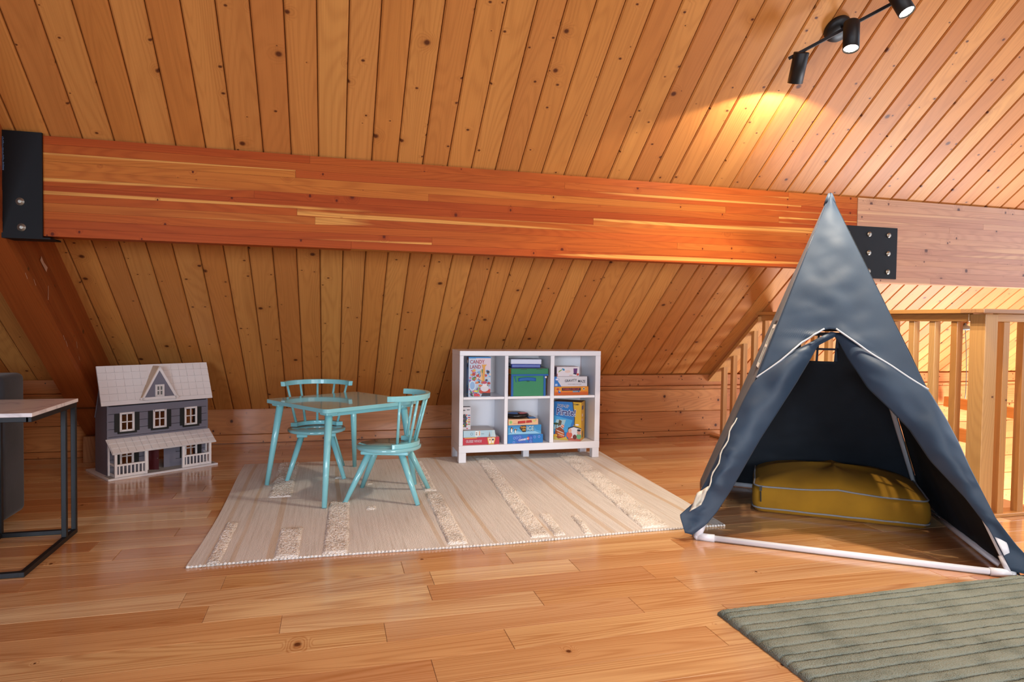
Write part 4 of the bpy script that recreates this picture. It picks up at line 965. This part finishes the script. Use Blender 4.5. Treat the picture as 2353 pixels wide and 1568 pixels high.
# dormer
yd0 = .062
def tri(pts_, y0_, y1_): 
    m_ = MB(); vs = [(x_, y0_, z_) for x_, z_ in pts_]+[(x_, y1_, z_) for x_, z_ in pts_]; n = len(pts_)
    m_.add(vs, [tuple(range(n)), tuple(range(n, 2*n))[::-1]]+[(i, (i+1) % n, n+(i+1) % n, n+i) for i in range(n)]); return m_
apx = (.306, .674); bl_ = (.197, .466); br_ = (.420, .466)
fixn(tri([(bl_[0]+.006, bl_[1]), (br_[0]-.006, br_[1]), (apx[0], apx[1]-.010)], yd0+.004, YR_-.015).build('dormer_wall', M_dg, DH))
for nm, P0_, P1_, w_ in (('dormer_trim', bl_, apx, .011), ('dormer_trim', br_, apx, .011), ('dormer_trim', (bl_[0]-.004, bl_[1]), (br_[0]+.004, bl_[1]), .016)):
    a, b_ = Vector((P0_[0], yd0, P0_[1])), Vector((P1_[0], yd0, P1_[1])); m_ = MB(); m_.bar(a, b_, .008, w_, up=(0, 0, 1) if abs(a.z-b_.z) < .01 else (1, 0, 0)) if False else None
    d = (b_-a).normalized(); nn = Vector((-d.z, 0, d.x)); nn = nn if (Vector((.306, 0, .53))-a).dot(nn) > 0 else -nn
    vs = [a, b_, b_+nn*w_-(d*w_*.5 if nm == 'dormer_trim' and abs(d.z) > .1 else d*0), a+nn*w_]
    m_ = MB(); m_.add([q.copy() for q in vs]+[q+Vector((0, .006, 0)) for q in vs], [(0, 1, 2, 3), (7, 6, 5, 4), (0, 4, 5, 1), (1, 5, 6, 2), (2, 6, 7, 3), (3, 7, 4, 0)]); fixn(m_.build('dormer_trim', M_dw, DH))
for s_, B_, mm in ((-1, bl_, M_dt), (1, br_, M_dw)):
    a = Vector((B_[0], yd0+.002, B_[1])); b_ = Vector((apx[0], yd0+.002, apx[1])); c_ = Vector((apx[0], YR_-.004, apx[1])); e_ = Vector((B_[0], YE+.012, B_[1]))
    n_ = Vector((s_*.9, 0, .45)).normalized()*.004
    m_ = MB(); m_.add([a, b_, c_, e_, a+n_, b_+n_, c_+n_, e_+n_], [(0, 1, 2, 3), (7, 6, 5, 4), (0, 4, 5, 1), (1, 5, 6, 2), (2, 6, 7, 3), (3, 7, 4, 0)]); fixn(m_.build('dormer_roof', mm, DH))
m_ = MB(); m_.box(.284, .330, yd0+.0015, yd0+.0035, .487, .556); m_.build('dormer_pane', plain('grey_pane', '#6f706c', .3), DH)
dwin(.284, .330, .487, .556, yd0+.002, sh=False, sill=False)
prf = plane_roof('porch_roof', (.012, -.006, .160), (.640, -.006, .160), (.008, YF, .236), (.640, YF, .236), .006, M_dw)
shingles(prf, (.014, -.004, .1635), (.638, -.004, .1635), (.014, YF-.002, .2355), 14, 3)
tag(DH, 'grey two-storey toy dollhouse with white shingled roofs and front porch', 'dollhouse')

# ------------------------------------------------------------------ side table (C-shaped frame, marble top)
ST = empty('side_table', (-1.27, 3.16, 0))
def bar_(a, b, name='frame_bar', w_=.02):
    m_ = MB(); m_.bar((a[0]+1.27, a[1]-3.16, a[2]), (b[0]+1.27, b[1]-3.16, b[2]), w_, w_, ch=.0015); return m_.build(name, M_black, ST)
xa, xb = -1.415, -1.125
bar_((xb, 2.875, .010), (xb, 3.425, .010)); bar_((xa, 2.875, .010), (xa, 3.425, .010)); bar_((xa-.009, 2.886, .0102), (xb+.009, 2.886, .0102)); bar_((xa, 3.414, .0103), (xb, 3.414, .0103))
bar_((xb, 3.414, .02), (xb, 3.414, .58), 'upright'); bar_((xa, 3.414, .02), (xa, 3.414, .58), 'upright'); bar_((xb, 3.30, .02), (xb, 3.30, .58), 'upright')
bar_((xb, 2.95, .590), (xb, 3.424, .590)); bar_((xa, 2.95, .590), (xa, 3.424, .590)); bar_((xa, 2.96, .5902), (xb, 2.96, .5902)); bar_((xa, 3.414, .5903), (xb, 3.414, .5903))
mb = MB(); mb.prism([(-1.52+1.27, 2.945-3.16), (-1.112+1.27, 2.945-3.16), (-1.112+1.27, 3.432-3.16), (-1.52+1.27, 3.432-3.16)], .6003, .616)
o = mb.build('marble_top', M_marble, ST); bv = o.modifiers.new('b', 'BEVEL'); bv.width = .0015; bv.segments = 1
tag(ST, 'black metal side table with a white marble top at the left edge', 'table')
# sofa end behind it
SF = empty('sofa', (-2.3, 3.5, 0))
def sb_(name, a, b, c_, d, e_, f_, r=.03):
    m_ = MB(); m_.box(a+2.3, b+2.3, c_-3.5, d-3.5, e_, f_); o = m_.build(name, M_sofa, SF); bv = o.modifiers.new('b', 'BEVEL'); bv.width = r; bv.segments = 4
    for p in o.data.polygons: p.use_smooth = True
    return o
sb_('backrest', -3.2, -1.462, 3.56, 3.80, .022, .71)
sb_('seat', -3.2, -1.60, 2.75, 3.56, .10, .42); sb_('armrest', -1.60, -1.47, 2.75, 3.555, .06, .40)
for x_, y_ in ((-1.56, 3.64), (-3.1, 3.64), (-1.56, 2.85), (-3.1, 2.85)):
    m_ = MB(); m_.box(x_+2.3-.03, x_+2.3+.03, y_-3.53, y_-3.47, 0, .09 if y_ > 3 else .105); m_.build('foot', M_black, SF)
tag(SF, 'charcoal velvet sofa, only its upholstered end showing behind the side table', 'sofa')

# ------------------------------------------------------------------ play tent
AP = Vector((2.446, 2.84, 1.632)); FL = Vector((1.643, 2.693, .014)); FR = Vector((2.635, 1.992, .014)); BR = Vector((3.17, 2.92, .014)); BL = Vector((2.262, 3.645, .014))
TO = Vector((2.43, 2.81, 0))
TN = empty('play_tent', TO)
def tv(p): return Vector(p)-TO
for a, b_ in ((FL, FR), (FR, BR), (BR, BL), (BL, FL)):
    mb = MB(); mb.tube([tv(a), tv(b_)], .0135, 14); mb.build('base_pipe', M_pvc, TN)
for p, q1, q2 in ((FL, FR, BL), (FR, FL, BR), (BR, FR, BL), (BL, FL, BR)):
    mb = MB()
    for q in (q1, q2, AP):
        d = (Vector(q)-p).normalized(); mb.tube([tv(p), tv(p+d*.075)], .0175, 14)
    mb.lathe([(.001, -.0175), (.012, -.0125), (.0175, 0), (.012, .0125), (.001, .0175)], 14, Matrix.Translation(tv(p)))
    mb.build('pipe_joint', M_pvc, TN)
    mb = MB(); mb.tube([tv(p), tv(p.lerp(AP, .97))], .0125, 12); mb.build('pole', M_pvc, TN)
CEN = Vector((2.43, 2.81, .6))
def corner_out(p, k): d = Vector((p.x-2.43, p.y-2.81, 0)).normalized(); return p + d*k
cFL, cFR, cBR, cBL = [corner_out(p, .030) for p in (FL, FR, BR, BL)]
def outn(a, b_, c_):
    n_ = (b_-a).cross(c_-a).normalized(); return n_ if (a-CEN).dot(n_) > 0 else -n_
def wr(p, s_=1.0):
    t_ = p.x*2.5+p.z*7; return s_*(.010*noise.noise(Vector((p.x*4.5, p.y*4.5, p.z*4.5)))+.0055*noise.noise(Vector((p.x*11+p.z*5, p.y*9, p.z*13-p.x*4)))+.024*max(0, noise.noise(Vector((p.x*2+3, p.z*2.2+1, 4)))-.15)*(1-abs(noise.noise(Vector((t_, p.y*3, p.z*9))))*6 if abs(noise.noise(Vector((t_, p.y*3, p.z*9)))) < .16 else 0))
TOP = AP + Vector((0, 0, .035))
def panel(name, A, B, hole=None, v0=0.0, off=.02, sag=.02, nu=40, nv=70, mat=None, wrk=1.0):
    """triangle A-B-TOP as a wrinkled cloth, u along AB, v to the apex; hole = [(u,v) x4]"""
    n_ = outn(A, B, AP); m_ = MB(); grd = {}
    def pt(i, j):
        v = v0+(1-v0)*j/nv; s_ = i/nu
        p = (A*(1-s_)+B*s_)*(1-v)+TOP*v
        e_ = sin(pi*s_)
        return p + n_*(.002 - sag*e_*(1-v)*.8 + wr(p, wrk*1.3)*(.25+.75*e_)*(1-v*.8)), (s_*(1-v), v)
    m_.smooth = True
    def inside(u, v):
        if not hole: return False
        (a0, a1, b0, b1, vlo, vhi) = hole; t_ = (v-vlo)/(vhi-vlo)
        if not 0 <= t_ <= 1: return False
        return b0+(a0-b0)*t_ <= u <= b1+(a1-b1)*t_
    for j in range(nv+1):
        for i in range(nu+1):
            p, uv = pt(i, j); grd[i, j] = (len(m_.v), uv); m_.v.append(tuple(tv(p)))
    for j in range(nv):
        for i in range(nu):
            q = [grd[i, j], grd[i+1, j], grd[i+1, j+1], grd[i, j+1]]
            cu = sum(k[1][0] for k in q)/4; cv = sum(k[1][1] for k in q)/4
            if inside(cu, cv): continue
            m_.face(*[k[0] for k in q])
    o = m_.build(name, mat or M_tent, TN); sd = o.modifiers.new('s', 'SOLIDIFY'); sd.thickness = .0025; sd.offset = 0
    return o, n_
bk, nb = panel('back_panel', cBL, cBR, hole=(.130, .295, .180, .345, .475, .577), nu=60, nv=90, wrk=.6, mat=M_tentshade)
panel('right_panel', cFR, cBR, hole=(.12, .29, .17, .35, .475, .577), nu=50, nv=80, mat=M_tentshade)
panel('left_panel', cFL, cBL, hole=(.10, .25, .15, .31, .475, .60), nu=50, nv=90, wrk=.5)
def quadstrip(name, pts_, w_, A, B, off, mat, t_=.003, closed=False):
    """flat tape following (u,v) points on a panel"""
    n_ = outn(A, B, AP); P_s = [A*(1-u-v)+B*u+AP*v + n_*off for u, v in pts_]
    if closed: P_s.append(P_s[0])
    m_ = MB()
    for a, b_ in zip(P_s[:-1], P_s[1:]):
        d = (b_-a).normalized(); s_ = d.cross(n_)*w_/2; e_ = n_*t_
        vs = [a-s_-d*w_*.4, b_-s_+d*w_*.4, b_+s_+d*w_*.4, a+s_-d*w_*.4]
        m_.add([tv(q) for q in vs]+[tv(q+e_) for q in vs], [(0, 1, 2, 3), (7, 6, 5, 4), (0, 4, 5, 1), (1, 5, 6, 2), (2, 6, 7, 3), (3, 7, 4, 0)])
    return fixn(m_.build(name, mat, TN))
def winframe(A, B, hole, mat, w_, off):
    a0, a1, b0, b1, lo_, hi_ = hole
    quadstrip('window_tape', [(b0, lo_), (b1, lo_), (a1, hi_), (a0, hi_)], w_, A, B, off, mat, closed=True)
    m = (lo_+hi_)/2; quadstrip('window_muntin', [((a0+b0)/2, m), ((a1+b1)/2, m)], w_*.55, A, B, off, mat); quadstrip('window_muntin', [((b0+b1)/2, lo_), ((a0+a1)/2, hi_)], w_*.55, A, B, off, mat)
winframe(FL, BL, (.10, .25, .15, .31, .475, .60), M_cream, .022, .012)
winframe(BL, BR, (.130, .295, .180, .345, .475, .577), M_tent, .020, .010)
winframe(FR, BR, (.12, .29, .17, .35, .475, .577), M_tent, .020, .010)
# front: upper panel above the inverted-V opening, then two flaps drawn back
nF = outn(FL, FR, AP)
def fp(u, v, o_=0.0): return cFL*(1-u-v)+cFR*u+TOP*v + nF*o_
VL, VM, VR = .439, .578, .425
def fup0(): pass
def front_low(s_):                                    # lower edge of the upper panel, s 0..1 across
    m = .34                                            # position of the peak
    ks = [(0, VL), (.12, .486), (.34-.1, .540), (.40, .580), (.45, .583), (.50, .580), (.66, .535), (.82, .487), (1, VR)]
    for (a, va), (b_, vb) in zip(ks[:-1], ks[1:]):
        if a <= s_ <= b_: return va+(vb-va)*(s_-a)/(b_-a)
    return VR
mb = MB(); nu, nv = 60, 70; mb.smooth = True
def fup(i, j):
    s_ = i/nu; lo_ = front_low(s_); v = lo_+(1-lo_)*(j/nv); u = s_*(1-v); e_ = sin(pi*s_)
    p = fp(u, v); return p+nF*((.004+.030*e_)*(1-v*.6) + wr(p, 2.1)*(.1+.9*e_)*(1-v*.6))
for j in range(nv+1):
    for i in range(nu+1): mb.v.append(tuple(tv(fup(i, j))))
for j in range(nv):
    for i in range(nu): a = j*(nu+1)+i; mb.face(a, a+1, a+nu+2, a+nu+1)
o = mb.build('front_panel', M_tent, TN); sd = o.modifiers.new('s', 'SOLIDIFY'); sd.thickness = .0025
# apex cap
mb = MB(); mb.tube([tv(AP+Vector((0, 0, -.02))), tv(AP+Vector((0, 0, .015))), tv(AP+Vector((0, 0, .038)))], [.030, .020, .010], 14); mb.build('apex_cap', M_tent, TN)
def piping(s0, s1, n=30):
    m_ = MB(); m_.tube([tv(fup(nu*(s0+(s1-s0)*k/n), 0)+nF*.013) for k in range(n+1)], .0042, 8); return m_.build('piping', M_pipew, TN)
piping(0.0, .405); piping(.50, 1.0)
def flap(name, inner, outer, bulge, curl, nrow=70, ncol=26):
    """surface between two (u,v) chains; bulges out like gathered cloth"""
    def samp(ch, t_):
        L_ = [0]
        for a, b_ in zip(ch[:-1], ch[1:]): L_.append(L_[-1]+sqrt(((b_[0]-a[0])*1.2)**2+((b_[1]-a[1])*1.65)**2))
        d = t_*L_[-1]
        for k in range(len(ch)-1):
            if d <= L_[k+1]+1e-9:
                f_ = (d-L_[k])/max(1e-9, L_[k+1]-L_[k]); return (ch[k][0]+(ch[k+1][0]-ch[k][0])*f_, ch[k][1]+(ch[k+1][1]-ch[k][1])*f_)
        return ch[-1]
    m_ = MB()
    def f(u, v):
        a, b_ = samp(inner, v), samp(outer, v); uu = a[0]+(b_[0]-a[0])*u; vv = a[1]+(b_[1]-a[1])*u
        p = fp(uu, vv); e_ = sin(pi*min(1, max(0, u))); ed0 = min(1, v*6)
        k = bulge*e_*(.0+1.0*sin(pi*min(1, v*1.1))) + curl*(1-u)**3*-1
        return tv(p + nF*((.002+.016*ed0)+k+wr(p, 2.2)*e_*ed0))
    m_.grid(f, ncol, nrow); o = m_.build(name, M_tent, TN); sd = o.modifiers.new('s', 'SOLIDIFY'); sd.thickness = .003; sd.offset = 0; return o
li = [(.228, .575), (.169, .539), (.160, .491), (.145, .430), (.120, .345), (.099, .277), (.084, .212), (.068, .135), (.050, .074), (.030, .036), (-.004, .006)]
lo = [(.195, .577), (.09, .515), (.02, .455), (-.006, .42), (-.014, .365), (-.017, .30), (-.024, .215), (-.030, .15), (-.040, .09), (-.073, .052), (-.030, .008)]
flap('left_flap', li, lo, .030, .02)
ri = [(.205, .572), (.227, .560), (.283, .507), (.387, .424), (.482, .370), (.560, .322), (.653, .248), (.786, .166), (.880, .098), (.935, .045), (.972, .010)]
ro = [(.250, .570), (.36, .522), (.50, .455), (.578, .42), (.655, .353), (.715, .295), (.770, .236), (.884, .124), (.96, .068), (1.022, .030), (1.010, .006)]
flap('right_flap', ri, ro, .035, .02)
# cream lining showing where the left flap is turned back, and a torn tape on the right pole
mb = MB()
def lin_(u, v):
    a = (-.040+.030*u, .112-.05*v+.02*u); p = fp(a[0], a[1]); return tv(p+nF*(.050+.010*sin(v*7)+.006*sin(u*9)))
mb.grid(lin_, 8, 8); o = mb.build('lining', M_cream, TN); sd = o.modifiers.new('s', 'SOLIDIFY'); sd.thickness = .002
mb = MB(); mb.tube([tv(fp(-.012+.004*sin(k*1.3), .12+.025*k/2, .042)) for k in range(17)], [.004, .003]*8+[.002], 6); mb.build('seam_thread', M_cream, TN)
mb = MB()
def lin2(u, v):
    k = v; wdt = .010+.020*sin(pi*k)*(1-k*.4); p = fp(.955-.075*k+wdt*(u-.5), .035+.085*k); return tv(p+nF*(-.004+.012*sin(k*5)))
mb.grid(lin2, 4, 14); o = mb.build('torn_tape', M_pvc, TN); sd = o.modifiers.new('s', 'SOLIDIFY'); sd.thickness = .001
tag(TN, 'slate-blue canvas play tent on white pipes with its flaps drawn back', 'tent')

# ------------------------------------------------------------------ mustard floor cushion
ca = math.atan2(2.541-3.015, 2.829-2.18)
CU = empty('floor_cushion', (2.178, 3.03, 0), ca)
cw, cd, ch_ = .815, .66, .165
def rr(t_, w_, d_, r):                                # rounded rectangle outline, t in 0..1
    P0 = []; 
    for cx_, cy_, a0 in ((w_-r, d_-r, 0), (r, d_-r, 90), (r, r, 180), (w_-r, r, 270)):
        for k in range(9): a = radians(a0+90*k/8); P0.append(Vector((cx_+r*cos(a), cy_+r*sin(a))))
    P0.append(P0[0]); L_ = [0]
    for a, b_ in zip(P0[:-1], P0[1:]): L_.append(L_[-1]+(b_-a).length)
    d = (t_ % 1.0)*L_[-1]
    for k in range(len(P0)-1):
        if d <= L_[k+1]: return P0[k].lerp(P0[k+1], (d-L_[k])/max(1e-9, L_[k+1]-L_[k]))
    return P0[-1]
NS = 120; mb = MB(); mb.smooth = True; C2 = Vector((cw/2, cd/2)); rings = []
levels = [(.0, .93, .004), (.0, .985, .006), (0, 1.0, .022), (0, 1.018, .05), (0, 1.022, .08), (0, 1.012, .115), (0, 1.0, .142), (0, .985, .156), (0, .95, .168), (0, .85, .188), (0, .7, .207), (0, .5, .222), (0, .25, .232), (0, .02, .234)]
def ring_pts(f_, z, k):
    out_ = []
    for i in range(NS):
        q = C2+(rr(i/NS, cw, cd, .045)-C2)*f_
        n_ = noise.noise(Vector((q.x*7, q.y*7, z*22)))*.006 if .02 < z < .2 else 0
        dd = (q-C2); dd = dd.normalized() if dd.length > 0 else dd
        zz_ = z + (.004*noise.noise(Vector((q.x*6, q.y*6, 1))) if z > .02 else 0) - (.018*abs(dd.x*dd.y)*2 if z > .12 else 0)
        out_.append((q.x+dd.x*n_, q.y+dd.y*n_, max(.002, zz_)))
    return out_
for k, (_, f_, z) in enumerate(levels): rings.append(ring_pts(f_, z, k)); mb.v += rings[-1]
for k in range(len(levels)-1):
    for i in range(NS): mb.face(k*NS+i, k*NS+(i+1) % NS, (k+1)*NS+(i+1) % NS, (k+1)*NS+i)
mb.face(*range(NS-1, -1, -1)); mb.face(*[(len(levels)-1)*NS+i for i in range(NS)])
mb.build('cover', M_must, CU)
for k in (7, 2):
    pts = ring_pts(levels[k][1]+.010, levels[k][2]+(.002 if k == 7 else .004), k); m_ = MB(); m_.tube(pts+[pts[0]], .0045, 8, cap=False); m_.build('piping', M_pipe, CU)
m_ = MB(); m_.bar((.035, -.008, .142), (.035, -.010, .118), .012, .005); m_.bar((.035, -.012, .116), (.037, -.016, .062), .006, .003); m_.build('zip_pull', M_black, CU)
tag(CU, 'mustard-yellow box floor cushion with grey piping inside the tent', 'cushion')

# lettering curves become plain meshes
bpy.context.view_layer.update()
dg = bpy.context.evaluated_depsgraph_get()
for o in [o for o in bpy.data.objects if o.type == 'FONT']:
    me = bpy.data.meshes.new_from_object(o.evaluated_get(dg)); n_ = bpy.data.objects.new('lettering', me); COL.objects.link(n_)
    n_.parent = o.parent; n_.location = o.location; n_.rotation_euler = o.rotation_euler; n_.scale = o.scale
    bpy.data.objects.remove(o)
bpy.context.view_layer.update()
print('planks', NP, 'objects', len(bpy.data.objects), 'tris', sum(len(m.loop_triangles) or len(m.polygons)*2 for m in bpy.data.meshes))
